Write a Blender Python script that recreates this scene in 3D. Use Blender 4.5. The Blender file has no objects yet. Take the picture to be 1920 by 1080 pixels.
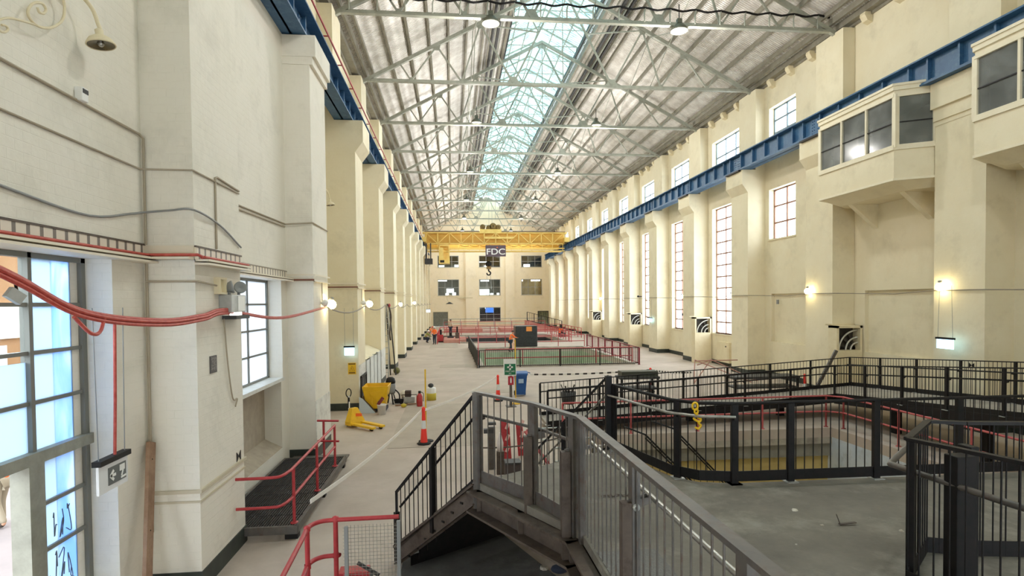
import bpy, bmesh, math, random
from mathutils import Vector, Matrix
random.seed(7)
D = bpy.data
scene = bpy.context.scene
COL = scene.collection
PI = math.pi

# ------------------------------------------------------------------ camera
F_PX, YAW, PITCH, ROLL, SHIFT = 1080.836, 0.1018, -0.0248, -0.0100, 53.026
def _axes():
    cy, sy, cp, sp = math.cos(YAW), math.sin(YAW), math.cos(PITCH), math.sin(PITCH)
    f = Vector((sy*cp, cy*cp, sp)); r0 = Vector((cy, -sy, 0)); u0 = r0.cross(f)
    return r0*math.cos(ROLL)+u0*math.sin(ROLL), -r0*math.sin(ROLL)+u0*math.cos(ROLL), f
CR, CU, CF = _axes()
CAM = Vector((0, 0, 4.116))
cd = D.cameras.new('camera'); cam = D.objects.new('camera', cd); COL.objects.link(cam)
cam.matrix_world = Matrix(((CR.x, CU.x, -CF.x, CAM.x), (CR.y, CU.y, -CF.y, CAM.y), (CR.z, CU.z, -CF.z, CAM.z), (0, 0, 0, 1)))
cd.sensor_width = 36; cd.lens = 36*F_PX/1920; cd.shift_y = SHIFT/1920; cd.clip_start = 0.05; cd.clip_end = 600
scene.camera = cam
def at(px, py, X=None, Y=None, Z=None):
    """where the line of sight through a pixel of the photograph meets a plane of the hall"""
    d = CF + CR*((px-960)/F_PX) + CU*((540+SHIFT-py)/F_PX)
    t = (X-CAM.x)/d.x if X is not None else (Y-CAM.y)/d.y if Y is not None else (Z-CAM.z)/d.z
    return CAM + d*t

# ------------------------------------------------------------------ materials
MATS = {}
def mat(name, c, rough=.6, metal=0., var=None, vs=3., bump=0., bs=20., emit=None, es=0., trans=0., stain=None, ss=.6):
    """flat paint or metal: colour c broken by a second colour var at scale vs; stain: blotches of a third colour"""
    if name in MATS: return MATS[name]
    m = D.materials.new(name); m.use_nodes = True; nt = m.node_tree; N = nt.nodes; L = nt.links
    b = N['Principled BSDF']
    b.inputs['Base Color'].default_value = (*c, 1); b.inputs['Roughness'].default_value = rough; b.inputs['Metallic'].default_value = metal
    geo = N.new('ShaderNodeNewGeometry')
    src = None
    if var:
        n = N.new('ShaderNodeTexNoise'); n.inputs['Scale'].default_value = vs; n.inputs['Detail'].default_value = 6; n.inputs['Roughness'].default_value = .65
        L.new(geo.outputs['Position'], n.inputs['Vector'])
        r = N.new('ShaderNodeValToRGB'); r.color_ramp.elements[0].position = .35; r.color_ramp.elements[1].position = .68
        r.color_ramp.elements[0].color = (*c, 1); r.color_ramp.elements[1].color = (*var, 1)
        L.new(n.outputs['Fac'], r.inputs['Fac']); src = r.outputs['Color']
    if stain:
        n = N.new('ShaderNodeTexNoise'); n.inputs['Scale'].default_value = ss; n.inputs['Detail'].default_value = 8; n.inputs['Roughness'].default_value = .7
        L.new(geo.outputs['Position'], n.inputs['Vector'])
        r = N.new('ShaderNodeValToRGB'); r.color_ramp.elements[0].position = .52; r.color_ramp.elements[1].position = .75
        L.new(n.outputs['Fac'], r.inputs['Fac'])
        mx = N.new('ShaderNodeMix'); mx.data_type = 'RGBA'; L.new(r.outputs['Color'], mx.inputs[0])
        if src: L.new(src, mx.inputs[6])
        else: mx.inputs[6].default_value = (*c, 1)
        mx.inputs[7].default_value = (*stain, 1); src = mx.outputs[2]
    if src: L.new(src, b.inputs['Base Color'])
    if bump:
        n = N.new('ShaderNodeTexNoise'); n.inputs['Scale'].default_value = bs; n.inputs['Detail'].default_value = 5
        L.new(geo.outputs['Position'], n.inputs['Vector'])
        bp = N.new('ShaderNodeBump'); bp.inputs['Strength'].default_value = bump; bp.inputs['Distance'].default_value = .02
        L.new(n.outputs['Fac'], bp.inputs['Height']); L.new(bp.outputs['Normal'], b.inputs['Normal'])
    if emit: b.inputs['Emission Color'].default_value = (*emit, 1); b.inputs['Emission Strength'].default_value = es
    if trans: b.inputs['Transmission Weight'].default_value = trans; b.inputs['IOR'].default_value = 1.1
    MATS[name] = m; return m

def S(r, g, b):  # 8-bit sRGB to linear
    f = lambda v: (v/255/12.92) if v/255 <= .04045 else ((v/255+.055)/1.055)**2.4
    return (f(r), f(g), f(b))

def wall_mat(name, c, var, brick=.25):
    m = mat(name, c, rough=.75, var=var, vs=.8, stain=tuple(x*.86 for x in c), ss=.9)
    nt = m.node_tree; N = nt.nodes; L = nt.links; b = N['Principled BSDF']
    geo = N.new('ShaderNodeNewGeometry'); sep = N.new('ShaderNodeSeparateXYZ'); L.new(geo.outputs['Position'], sep.inputs[0])
    add = N.new('ShaderNodeMath'); L.new(sep.outputs['X'], add.inputs[0]); L.new(sep.outputs['Y'], add.inputs[1])
    cmb = N.new('ShaderNodeCombineXYZ'); L.new(add.outputs[0], cmb.inputs[0]); L.new(sep.outputs['Z'], cmb.inputs[1])
    br = N.new('ShaderNodeTexBrick'); br.inputs['Scale'].default_value = 2.2; br.inputs['Mortar Size'].default_value = .012; br.inputs['Mortar Smooth'].default_value = .6
    br.inputs['Color1'].default_value = (1, 1, 1, 1); br.inputs['Color2'].default_value = (.92, .92, .92, 1); br.inputs['Mortar'].default_value = (.3, .3, .3, 1)
    L.new(cmb.outputs[0], br.inputs['Vector'])
    n = N.new('ShaderNodeTexNoise'); n.inputs['Scale'].default_value = 9; n.inputs['Detail'].default_value = 5; L.new(geo.outputs['Position'], n.inputs['Vector'])
    ma = N.new('ShaderNodeMath'); ma.operation = 'MULTIPLY_ADD'; ma.inputs[1].default_value = .6; L.new(br.outputs['Color'], ma.inputs[0]); L.new(n.outputs['Fac'], ma.inputs[2])
    bp = N.new('ShaderNodeBump'); bp.inputs['Strength'].default_value = brick; bp.inputs['Distance'].default_value = .015
    L.new(ma.outputs[0], bp.inputs['Height']); L.new(bp.outputs['Normal'], b.inputs['Normal'])
    return m

CREAM = wall_mat('cream_paint', S(226, 215, 186), S(232, 223, 197), .18)
CREAMW = wall_mat('cream_paint_brick', S(229, 224, 211), S(233, 228, 217), .4)
TRIMC = mat('cream_trim', S(228, 217, 186), .6, var=S(220, 206, 172), vs=4)
PLINTH = mat('dark_green_skirting', S(52, 60, 54), .5, var=S(38, 44, 42), vs=6)
BLUE = mat('blue_gloss_paint', S(56, 98, 136), .5, var=S(44, 84, 122), vs=2.5, stain=S(88, 126, 154), ss=3)
BLACK = mat('black_steel', S(19, 21, 22), .5, 0, var=S(33, 28, 29), vs=9); BLACK.node_tree.nodes['Principled BSDF'].inputs['Specular IOR Level'].default_value = .25
GREYST = mat('worn_grey_steel', S(92, 90, 88), .5, .45, var=S(112, 106, 100), vs=5, stain=S(96, 72, 58), ss=7)
RUST = mat('brown_primed_steel', S(84, 74, 68), .6, .3, var=S(104, 92, 82), vs=6, stain=S(60, 46, 40), ss=5)
GALV = mat('galvanised_pipe', S(180, 178, 172), .3, .8, var=S(140, 138, 132), vs=10)
TRUSS = mat('grey_truss_paint', S(176, 178, 166), .5, .1, var=S(150, 152, 140), vs=3)
PURL = mat('grey_purlin_paint', S(150, 146, 132), .55, .1, var=S(128, 122, 108), vs=2)
RED = mat('red_rail_paint', S(168, 46, 54), .45, var=S(188, 62, 66), vs=8)
PINKRED = mat('faded_red_rail', S(190, 92, 92), .5, var=S(170, 70, 72), vs=6)
YEL = mat('yellow_paint', S(238, 196, 40), .45, var=S(226, 176, 30), vs=4)
CRY = mat('crane_yellow', S(240, 212, 124), .5, var=S(230, 196, 104), vs=2)
WHITE = mat('white_paint', S(226, 226, 222), .5, var=S(208, 208, 202), vs=5)
WHITEP = mat('white_plastic', S(232, 232, 230), .35)
GREYP = mat('grey_plastic', S(140, 142, 142), .5)
LGREY = mat('light_grey_metal', S(182, 184, 182), .4, .3, var=S(160, 162, 160), vs=6)
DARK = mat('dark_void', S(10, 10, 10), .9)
DGREY = mat('dark_grey', S(66, 66, 66), .6, var=S(50, 50, 52), vs=6)
REDC = mat('red_cable', S(172, 60, 52), .5, var=S(196, 92, 80), vs=14)
CONC = mat('pale_concrete_floor', S(190, 177, 165), .75, var=S(174, 160, 148), vs=.7, bump=.15, bs=14, stain=S(202, 184, 176), ss=.3)
DECKC = mat('dark_concrete_deck', S(126, 120, 110), .85, var=S(102, 97, 89), vs=1.4, bump=.3, bs=22, stain=S(160, 156, 146), ss=.8)
SLABC = mat('dark_bitumen_slab', S(92, 91, 90), .85, var=S(74, 73, 72), vs=3, bump=.2, bs=26, stain=S(112, 110, 107), ss=1.3)
CONC2 = mat('grey_concrete', S(186, 178, 164), .8, var=S(160, 152, 140), vs=2, bump=.2, bs=14, stain=S(132, 124, 114), ss=1.5)
WOOD = mat('old_timber', S(158, 128, 104), .75, var=S(130, 100, 78), vs=6)
PAPER = mat('pale_scrap', S(214, 208, 196), .8)
TYRE = mat('black_rubber', S(30, 30, 30), .8)
SKIN = mat('skin', S(196, 148, 122), .55)
ORANGE = mat('hi_vis_orange', S(250, 112, 40), .6)
NAVY = mat('navy_cloth', S(44, 50, 66), .85)
KHAKI = mat('khaki_cloth', S(150, 140, 122), .9)

# ------------------------------------------------------------------ mesh builder
class MB:
    def __init__(s): s.v = []; s.f = []; s.sm = []
    def _add(s, vs, fs, smooth=False):
        k = len(s.v); s.v += [tuple(v) for v in vs]; s.f += [tuple(i+k for i in f) for f in fs]; s.sm += [smooth]*len(fs); return s
    def box(s, x0, x1, y0, y1, z0, z1, rz=0., o=None):
        vs = [Vector((x, y, z)) for z in (z0, z1) for y in (y0, y1) for x in (x0, x1)]
        if rz:
            c = Vector(o or ((x0+x1)/2, (y0+y1)/2, 0)); M = Matrix.Rotation(rz, 3, 'Z')
            vs = [M@(v-c)+c for v in vs]
        return s._add(vs, [(0, 2, 3, 1), (4, 5, 7, 6), (0, 1, 5, 4), (1, 3, 7, 5), (3, 2, 6, 7), (2, 0, 4, 6)])
    def bar(s, p, q, w, h, up=(0, 0, 1)):
        p, q = Vector(p), Vector(q); d = (q-p).normalized(); u = Vector(up)
        if abs(d.dot(u)) > .98: u = Vector((0, 1, 0))
        a = d.cross(u).normalized()*w/2; b = a.cross(d).normalized()*h/2
        return s._add([p-a-b, p+a-b, p+a+b, p-a+b, q-a-b, q+a-b, q+a+b, q-a+b], [(0, 3, 2, 1), (4, 5, 6, 7), (0, 1, 5, 4), (1, 2, 6, 5), (2, 3, 7, 6), (3, 0, 4, 7)])
    def tube(s, pts, r, n=8, closed=False):
        pts = [Vector(p) for p in pts]; m = len(pts); rings = []; a = None
        for i, p in enumerate(pts):
            t = ((pts[(i+1) % m] if closed or i < m-1 else p)-(pts[i-1] if closed or i > 0 else p))
            t = t.normalized() if t.length > 1e-9 else Vector((0, 0, 1))
            if a is None:
                a = t.orthogonal().normalized()
            a = (a-t*a.dot(t)); a = a.normalized() if a.length > 1e-6 else t.orthogonal().normalized()
            b = t.cross(a); rr = r[i] if isinstance(r, (list, tuple)) else r
            rings.append([p+(a*math.cos(2*PI*k/n)+b*math.sin(2*PI*k/n))*rr for k in range(n)])
        vs = [v for ring in rings for v in ring]; fs = []
        for i in range(m if closed else m-1):
            j = (i+1) % m
            fs += [(i*n+k, i*n+(k+1) % n, j*n+(k+1) % n, j*n+k) for k in range(n)]
        s._add(vs, fs, True)
        if not closed: s._add(rings[0], [tuple(reversed(range(n)))]); s._add(rings[-1], [tuple(range(n))])
        return s
    def lathe(s, prof, c=(0, 0, 0), n=24, M=None):
        c = Vector(c); vs = []
        for r, z in prof:
            for k in range(n):
                v = Vector((r*math.cos(2*PI*k/n), r*math.sin(2*PI*k/n), z)); vs.append((M@v if M else v)+c)
        fs = [(i*n+k, i*n+(k+1) % n, (i+1)*n+(k+1) % n, (i+1)*n+k) for i in range(len(prof)-1) for k in range(n)]
        return s._add(vs, fs, True)
    def cyl(s, p, q, r, n=16): return s.tube([p, q], r, n)
    def ball(s, c, r, n=14, sq=(1, 1, 1)):
        c = Vector(c); vs = []; fs = []; m = n//2
        for i in range(m+1):
            for k in range(n):
                t = PI*i/m; vs.append(c+Vector((r*sq[0]*math.sin(t)*math.cos(2*PI*k/n), r*sq[1]*math.sin(t)*math.sin(2*PI*k/n), r*sq[2]*math.cos(t))))
        fs = [(i*n+k, (i+1)*n+k, (i+1)*n+(k+1) % n, i*n+(k+1) % n) for i in range(m) for k in range(n)]
        return s._add(vs, fs, True)
    def prism(s, poly, axis, a, b):
        """polygon in the plane across axis, pulled from a to b along it; poly in the order of the other two axes"""
        i = 'XYZ'.index(axis); n = len(poly)
        def P(u, w, t):
            v = [u, w]; v.insert(i, t); return v
        vs = [P(u, w, a) for u, w in poly]+[P(u, w, b) for u, w in poly]
        return s._add(vs, [tuple(range(n)), tuple(range(2*n-1, n-1, -1))]+[(k, k+n, (k+1) % n+n, (k+1) % n) for k in range(n)])
    def quad(s, *vs): return s._add(vs, [tuple(range(len(vs)))])
    def xf(s, M):
        s.v = [tuple(M@Vector(v)) for v in s.v]; return s
    def build(s, name, m, parent=None, origin=None, bevel=0., fix=True):
        me = D.meshes.new(name)
        if parent is not None: o0 = Vector(parent['_o'])
        elif origin is not None: o0 = Vector(origin)
        else:
            xs, ys, zs = zip(*s.v); o0 = Vector(((min(xs)+max(xs))/2, (min(ys)+max(ys))/2, min(zs)))
        me.from_pydata([tuple(Vector(v)-o0) for v in s.v], [], s.f)
        me.polygons.foreach_set('use_smooth', s.sm)
        if fix:
            bm = bmesh.new(); bm.from_mesh(me); bmesh.ops.recalc_face_normals(bm, faces=bm.faces); bm.to_mesh(me); bm.free()
        me.materials.append(m); me.update()
        ob = D.objects.new(name, me); COL.objects.link(ob)
        if parent is not None:
            ob.parent = parent if parent.type == 'EMPTY' or True else None
            base = Vector(parent.get('_self', (0, 0, 0)))
            ob.location = (0, 0, 0)
        else: ob.location = o0
        ob['_o'] = tuple(o0)
        if bevel:
            md = ob.modifiers.new('bevel', 'BEVEL'); md.width = bevel; md.segments = 2; md.limit_method = 'ANGLE'
        return ob
def tag(o, label, cat=None, group=None, kind=None):
    o['label'] = label
    if cat: o['category'] = cat
    if group: o['group'] = group
    if kind: o['kind'] = kind
    return o
def thing(name, label, cat, loc, group=None, kind=None):
    o = D.objects.new(name, None); COL.objects.link(o); o.location = loc; o['_o'] = tuple(loc); o.empty_display_size = .1
    return tag(o, label, cat, group, kind)
KIDS = {}
def copy_tree(o, delta, label=None, **kw):
    ch = [c for c in o.children]
    c = o.copy(); COL.objects.link(c); c.location = Vector(o.location)+Vector(delta)
    if label: c['label'] = label
    for k, v in kw.items(): c[k] = v
    def rec(src, dst):
        for k in src.children:
            e = k.copy(); COL.objects.link(e); e.parent = dst; rec(k, e)
    rec(o, c)
    return c
def put(me_obj, parent, loc):
    """another copy of a part, in the same thing"""
    c = me_obj.copy(); COL.objects.link(c); c.parent = parent; c.location = loc; return c
def struct(mb, name, m, label, cat, **k): return tag(mb.build(name, m, **k), label, cat, kind='structure')
ORD = 'first second third fourth fifth sixth seventh eighth ninth tenth eleventh twelfth thirteenth fourteenth'.split()
def text_mesh(body, size, depth, name, m, parent, M, bold=0.):
    cu = D.curves.new('t', 'FONT'); cu.body = body; cu.size = size; cu.extrude = depth; cu.align_x = 'CENTER'; cu.align_y = 'CENTER'; cu.offset = bold
    o = D.objects.new('t', cu); COL.objects.link(o); dg = bpy.context.evaluated_depsgraph_get()
    me = D.meshes.new_from_object(o.evaluated_get(dg)); D.objects.remove(o)
    mb = MB(); mb.v = [tuple(M@v.co) for v in me.vertices]; mb.f = [tuple(p.vertices) for p in me.polygons]; mb.sm = [False]*len(mb.f)
    D.meshes.remove(me)
    return mb.build(name, m, parent, fix=False)
def sag(p, q, d, n=10):
    p, q = Vector(p), Vector(q)
    return [p.lerp(q, i/n)-Vector((0, 0, d*4*(i/n)*(1-i/n))) for i in range(n+1)]
def smooth(pts, n=6):
    """Catmull-Rom through the points"""
    P = [Vector(p) for p in pts]; P = [P[0]*2-P[1]]+P+[P[-1]*2-P[-2]]; out = []
    for i in range(1, len(P)-2):
        for k in range(n):
            t = k/n; a, b, c, d = P[i-1:i+3]
            out.append(.5*((2*b)+(c-a)*t+(2*a-5*b+4*c-d)*t*t+(3*b-a-3*c+d)*t**3))
    return out+[P[-2]]

def banded(name, c1, c2, scale, axis='Y', brick=False):
    m = mat(name, c1, .55); nt = m.node_tree; N = nt.nodes; L = nt.links; g = N.new('ShaderNodeNewGeometry'); r = N.new('ShaderNodeValToRGB'); r.color_ramp.interpolation = 'CONSTANT'
    if brick:
        sp = N.new('ShaderNodeSeparateXYZ'); L.new(g.outputs['Position'], sp.inputs[0]); cb = N.new('ShaderNodeCombineXYZ'); L.new(sp.outputs['Y'], cb.inputs[0]); L.new(sp.outputs['Z'], cb.inputs[1])
        t = N.new('ShaderNodeTexBrick'); t.inputs['Scale'].default_value = scale; t.inputs['Mortar Size'].default_value = .035; L.new(cb.outputs[0], t.inputs['Vector']); t.inputs['Color1'].default_value = (*c2, 1); t.inputs['Color2'].default_value = (*c1, 1); t.inputs['Mortar'].default_value = (*c1, 1)
        L.new(t.outputs['Color'], N['Principled BSDF'].inputs['Base Color']); return m
    t = N.new('ShaderNodeTexWave'); t.bands_direction = axis; t.inputs['Scale'].default_value = scale; L.new(g.outputs['Position'], t.inputs['Vector'])
    r.color_ramp.elements[0].color = (*c1, 1); r.color_ramp.elements[1].color = (*c2, 1); r.color_ramp.elements[1].position = .82; L.new(t.outputs['Fac'], r.inputs[0]); L.new(r.outputs[0], N['Principled BSDF'].inputs['Base Color']); return m
WORLD, PENDANT, EXPO = 7.0, 620., 0.17
# ------------------------------------------------------------------ the hall: floor, walls, roof
XL, XR = -3.645, 15.9            # aisle faces of the wall pilasters
YL = lambda k: 1.63+7*k; YR = lambda k: 1.79+7*k
RIDGE = 5.95; SL = .527; ZR = 21.45
roofz = lambda x: ZR-SL*abs(x-RIDGE)
NB = 14; YEND = 100.0

def cells(mb, ax, c0, c1, a0, a1, z0, z1, holes):
    """a wall c0..c1 thick along axis ax ('Y' runs along Y), with openings (a0,a1,z0,z1)"""
    A = sorted({a0, a1, *[min(max(v, a0), a1) for h in holes for v in h[:2]]}); Z = sorted({z0, z1, *[min(max(v, z0), z1) for h in holes for v in h[2:]]})
    for i in range(len(A)-1):
        for j in range(len(Z)-1):
            m, n = (A[i]+A[i+1])/2, (Z[j]+Z[j+1])/2
            if any(h[0] < m < h[1] and h[2] < n < h[3] for h in holes): continue
            if ax == 'Y': mb.box(c0, c1, A[i], A[i+1], Z[j], Z[j+1])
            else: mb.box(A[i], A[i+1], c0, c1, Z[j], Z[j+1])

# floor with its pits
P1 = (3.7, 12.0, 7.9, 17.2); P2 = (1.9, 11.4, 36.4, 50.5); P3 = (0.8, 11.4, 58.5, 71.0)
fl = MB(); cells(fl, 'X', -.25, 0, 0, 0, 0, 0, []) if False else None
def floor_cells(mb, x0, x1, y0, y1, z0, z1, holes):
    X = sorted({x0, x1, *[v for h in holes for v in h[:2]]}); Y = sorted({y0, y1, *[v for h in holes for v in h[2:]]})
    for i in range(len(X)-1):
        for j in range(len(Y)-1):
            m, n = (X[i]+X[i+1])/2, (Y[j]+Y[j+1])/2
            if any(h[0] < m < h[1] and h[2] < n < h[3] for h in holes): continue
            mb.box(X[i], X[i+1], Y[j], Y[j+1], z0, z1)
TR = (-.3, .95, 10.3, 11.4)
floor_cells(fl, -5.6, 17.6, -4, YEND, -.3, 0, [P1, P2, P3, TR])
struct(fl, 'floor', CONC, 'pale worn concrete floor of the long hall', 'floor')
mb = MB().prism([(-.84, 9.33), (.76, 10.19), (1.55, 8.2), (1.55, -2), (-.84, -2)], 'Z', .004, .03)
struct(mb, 'floor_slab', SLABC, 'dark grey floor slab beside the steel stair', 'floor')
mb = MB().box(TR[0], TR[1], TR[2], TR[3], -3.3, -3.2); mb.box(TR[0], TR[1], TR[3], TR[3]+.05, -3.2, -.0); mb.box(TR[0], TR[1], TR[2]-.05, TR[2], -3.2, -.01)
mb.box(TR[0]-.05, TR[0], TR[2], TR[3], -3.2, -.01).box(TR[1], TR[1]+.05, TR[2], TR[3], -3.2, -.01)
struct(mb, 'floor_trench', DARK, 'dark trench in the floor beneath the steel stair', 'floor')  # lining near-black: the darkness of the hole is put into the colour
# floor patches of another concrete
for i, (x0, x1, y0, y1) in enumerate([(-2.2, .4, 52.6, 59), (-.9, 1.5, 36.6, 38.3), (-1.9, .6, 16.5, 23.5), (.9, 3.1, 26, 27.2)]):
    struct(MB().box(x0, x1, y0, y1, .002, .008), 'floor_patch', mat('grey_floor_patch', S(178, 167, 154), .75, var=S(166, 154, 142), vs=1.2), f'rectangular darker patch in the concrete floor, {ORD[i]} of four', 'floor')

# pit near the camera: concrete edge, ochre far wall, pale blue side wall
x0, x1, y0, y1 = P1
OCH = mat('ochre_pit_wall', S(206, 184, 124), .8, var=S(186, 162, 100), vs=1.2, stain=S(150, 124, 70), ss=.8)
PBLUE = mat('pale_blue_pit_wall', S(196, 208, 222), .7, var=S(214, 220, 226), vs=1.5, stain=S(170, 176, 180), ss=2)
struct(MB().box(x0, x1, y1, y1+.3, -.5, -.3), 'trim_1', CONC2, 'concrete edge band along the far side of the near pit', 'trim')
struct(MB().box(x0, x1, y1+.1, y1+.3, -.92, -.5), 'trim_2', mat('grey_pit_beam', S(150, 146, 136), .8, var=S(132, 128, 118), vs=2), 'grey beam below the concrete edge of the near pit', 'trim')
struct(MB().box(x0, x1, y1+.2, y1+.45, -4.3, -.92), 'wall_pit_far', OCH, 'ochre painted far wall inside the near pit', 'wall')
struct(MB().box(x1, x1+.3, y0-.3, y1+.45, -4.3, -.3), 'wall_pit_right', PBLUE, 'flaking pale blue side wall of the near pit', 'wall')
struct(MB().box(x0-.3, x0, y0-.3, y1+.45, -4.3, -.3), 'wall_pit_left', CONC2, 'plain concrete side wall of the near pit', 'wall')
struct(MB().box(x0-.3, x1, y0-.3, y0, -4.3, -.3), 'wall_pit_near', CONC2, 'plain concrete wall of the near pit under the deck', 'wall')
struct(MB().box(x0-.3, x1+.3, y0-.3, y1+.45, -4.5, -4.3), 'floor_pit', OCH, 'ochre floor at the bottom of the near pit', 'floor')
# green pit, and the dark one behind it
GREENP = mat('green_pit_paint', S(176, 188, 164), .8, var=S(160, 174, 148), vs=.8, stain=S(136, 138, 116), ss=.7)
for nm, P, m, dz, lab in (('green', P2, GREENP, -3.2, 'green'), ('dark', P3, DGREY, -2.5, 'dark grey')):
    a, b, c, d = P; mb = MB()
    mb.box(a, b, d, d+.2, dz, -.3).box(a, b, c-.2, c, dz, -.3).box(a-.2, a, c, d, dz, -.3).box(b, b+.2, c, d, dz, -.3).box(a-.2, b+.2, c-.2, d+.2, dz-.2, dz)
    struct(mb, f'wall_pit_{nm}', m, f'{lab} painted walls and bottom of a pit further down the hall', 'wall')
    mb = MB().box(a-.25, b+.25, c-.3, c, .0, .12).box(a-.25, a, c, d, 0, .12).box(b, b+.25, c, d, 0, .12).box(a-.25, b+.25, d, d+.25, 0, .12)
    struct(mb, 'trim_3' if nm == 'green' else 'trim_4', CONC2, f'low concrete kerb around the {lab} pit', 'trim')

# ---- left wall
mb = MB()
W0 = (5.2, 7.86, .62, 4.72); W0D = (5.2, 6.8, 0, 2.3); W1 = (11.2, 15.15, 2.25, 4.72); N1 = (11.0, 15.0, .5, 2.2)
cells(mb, 'Y', -4.75, -4.33, -4, 17.0, 0, 15.6, [W0, W0D, W1, N1])
struct(mb, 'wall_left', CREAMW, 'cream painted brick wall along the left of the hall', 'wall')
mb = MB().prism([(-4.33, .5), (-4.75, .72), (-4.75, .5)], 'Y', 11.0, 15.0); mb.box(-4.85, -4.75, 11.0, 15.0, .5, 2.2)
struct(mb, 'trim_5', mat('dusty_sill', S(178, 166, 148), .8, var=S(160, 148, 132), vs=4), 'dusty sloping sill in the niche below the second wall window', 'trim')
mb = MB().prism([(-4.33, .35), (-4.95, .68), (-4.95, .0), (-4.33, 0)], 'Y', 6.82, 8.3)
struct(mb, 'trim_6', mat('dusty_sill', S(178, 166, 148)), 'dusty sill at the foot of the tall blue window', 'trim')
mb = MB(); cells(mb, 'Y', -5.35, -5.0, 17.0, YEND, 0, 15.6, []); struct(mb, 'wall_left_far', CREAM, 'cream wall behind the far run of pilasters', 'wall')
for k in range(0, NB):
    y = YL(k); dy = 1.75; b = .0
    m = CREAMW if k < 3 else CREAM
    mb = MB().box(-5.0, XL, y, y+dy, 0, 10.35 if k < 3 else 9.9)
    # corbelled head that carries the crane beam
    if k < 3:
        mb.box(-5.0, XL+.08, y-.015, y+dy+.015, 10.35, 10.55); mb.box(-5.0, XL+.16, y-.03, y+dy+.03, 10.55, 11.1)
    else:
        mb._add([(-5, y, 9.9), (XL, y, 9.9), (XL+.3, y, 10.3), (XL+.3, y, 11.1), (-5, y, 11.1), (-5, y+dy, 9.9), (XL, y+dy, 9.9), (XL+.3, y+dy, 10.3), (XL+.3, y+dy, 11.1), (-5, y+dy, 11.1)],
                [(0, 1, 2, 3, 4), (9, 8, 7, 6, 5), (1, 6, 7, 2), (2, 7, 8, 3), (3, 8, 9, 4), (0, 5, 6, 1)])
    mb.box(-5.3, -4.43, y+.05, y+dy-.05, 11.1, 15.5)
    struct(mb, 'wall_left_pilaster', m, f'cream pilaster on the window side with the red pipe, {ORD[k]} from the camera', 'pilaster')
    if k >= 1:
        mb = MB().box(-5.0, XL+.02, y-.02, y+dy+.02, .0, .28); struct(mb, f'baseboard_left', PLINTH, f'dark skirting at the foot of the {ORD[k]} red pipe side pilaster', 'skirting')
for k, z in ((1, 1.42),):
    y = YL(k)
    mb = MB().box(-4.33, XL+.035, y-.035, y+1.79, z, z+.05).box(-4.33, XL+.02, y-.02, y+1.77, z-.14, z-.11)
    struct(mb, 'trim_7' if k == 1 else 'trim_8', mat('dull_cream_moulding', S(196, 186, 164), .7), f'thin moulding around the {ORD[k]} pilaster at knee height', 'trim')  # moulding a little darker than the cream walls

# ---- right wall
upper, tall = [], []
mb = MB(); WX = 16.88
holes = []
for k in range(3, NB-1):
    y = YR(k)
    if k == 3: holes += [(27.0, 29.4, 12.3, 14.25), (27.0, 29.4, 7.3, 9.95)]
    else: holes += [(y+2.5, y+6.4, 12.3, 14.25), (y+2.5, y+6.4, 1.95, 10.0)]
for k in (0, 1): pass
cells(mb, 'Y', WX, WX+.45, -4, YEND, 0, 15.9, holes+[(24.6, 29.16, 1.88, 4.41), (17.6, 22.15, 1.91, 4.44), (10.6, 15.1, 1.91, 4.44)])
struct(mb, 'wall_right', CREAM, 'cream wall with tall windows along the right of the hall', 'wall')
for j, (a, b) in enumerate(((24.6, 29.16), (17.6, 22.15), (10.6, 15.1))):
    struct(MB().box(WX+.16, WX+.3, a, b, 1.88, 4.44), f'wall_right_panel', CREAM, f'blocked up opening recessed in the wall, {ORD[j]} from the tall windows', 'wall panel')
for k in range(0, NB):
    y = YR(k); dy = 1.85
    mb = MB().box(XR, WX+.1, y, y+dy, 0, 9.9)
    if k < 3: mb.box(XR-.07, WX+.1, y-.015, y+dy+.015, 9.9, 10.3).box(XR-.02, WX+.1, y-.02, y+dy+.02, 9.75, 9.9).box(XR-.16, WX+.1, y-.03, y+dy+.03, 10.3, 11.12)
    else: mb._add([(XR, y, 9.9), (XR-.32, y, 10.35), (XR-.32, y, 11.12), (WX, y, 11.12), (WX, y, 9.9), (XR, y+dy, 9.9), (XR-.32, y+dy, 10.35), (XR-.32, y+dy, 11.12), (WX, y+dy, 11.12), (WX, y+dy, 9.9)],
            [(0, 1, 2, 3, 4), (9, 8, 7, 6, 5), (0, 5, 6, 1), (1, 6, 7, 2), (2, 7, 8, 3), (4, 9, 5, 0)])
    mb.box(16.35, WX+.2, y+.02, y+dy-.02, 11.1, 15.45)
    struct(mb, 'wall_right_pilaster', CREAM, f'cream pilaster on the tall window side, {ORD[k]} from the camera', 'pilaster')
    mb = MB().box(XR-.02, WX, y-.02, y+dy+.02, 0, .3).box(WX-.03, WX, y+dy+.02, y+6.98, 0, .26)
    struct(mb, 'baseboard_right', PLINTH, f'dark green skirting along the {ORD[k]} bay of the tall window wall', 'skirting')
mb = MB()
co = MB().prism([(15.15, WX), (15.15, WX-.34), (15.3, WX-.4), (15.62, WX-.4), (15.7, WX-.3), (15.7, WX)], 'Y', 0, .28) if False else None
corb = None
def corbel_mesh(y): return MB().prism([(WX, 15.2), (WX-.22, 15.28), (WX-.34, 15.5), (WX-.3, 15.75), (WX, 15.8)], 'Y', y, y+.3)
wr = D.objects['wall_right']
n = 0
for k in range(0, NB-1):
    for t in (2.6, 4.3, 6.0):
        y = YR(k)+t
        if corb is None: corb = corbel_mesh(y).build('corbel', TRIMC, wr); cy0 = y
        else: put(corb, wr, (0, y-cy0, 0))

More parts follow.
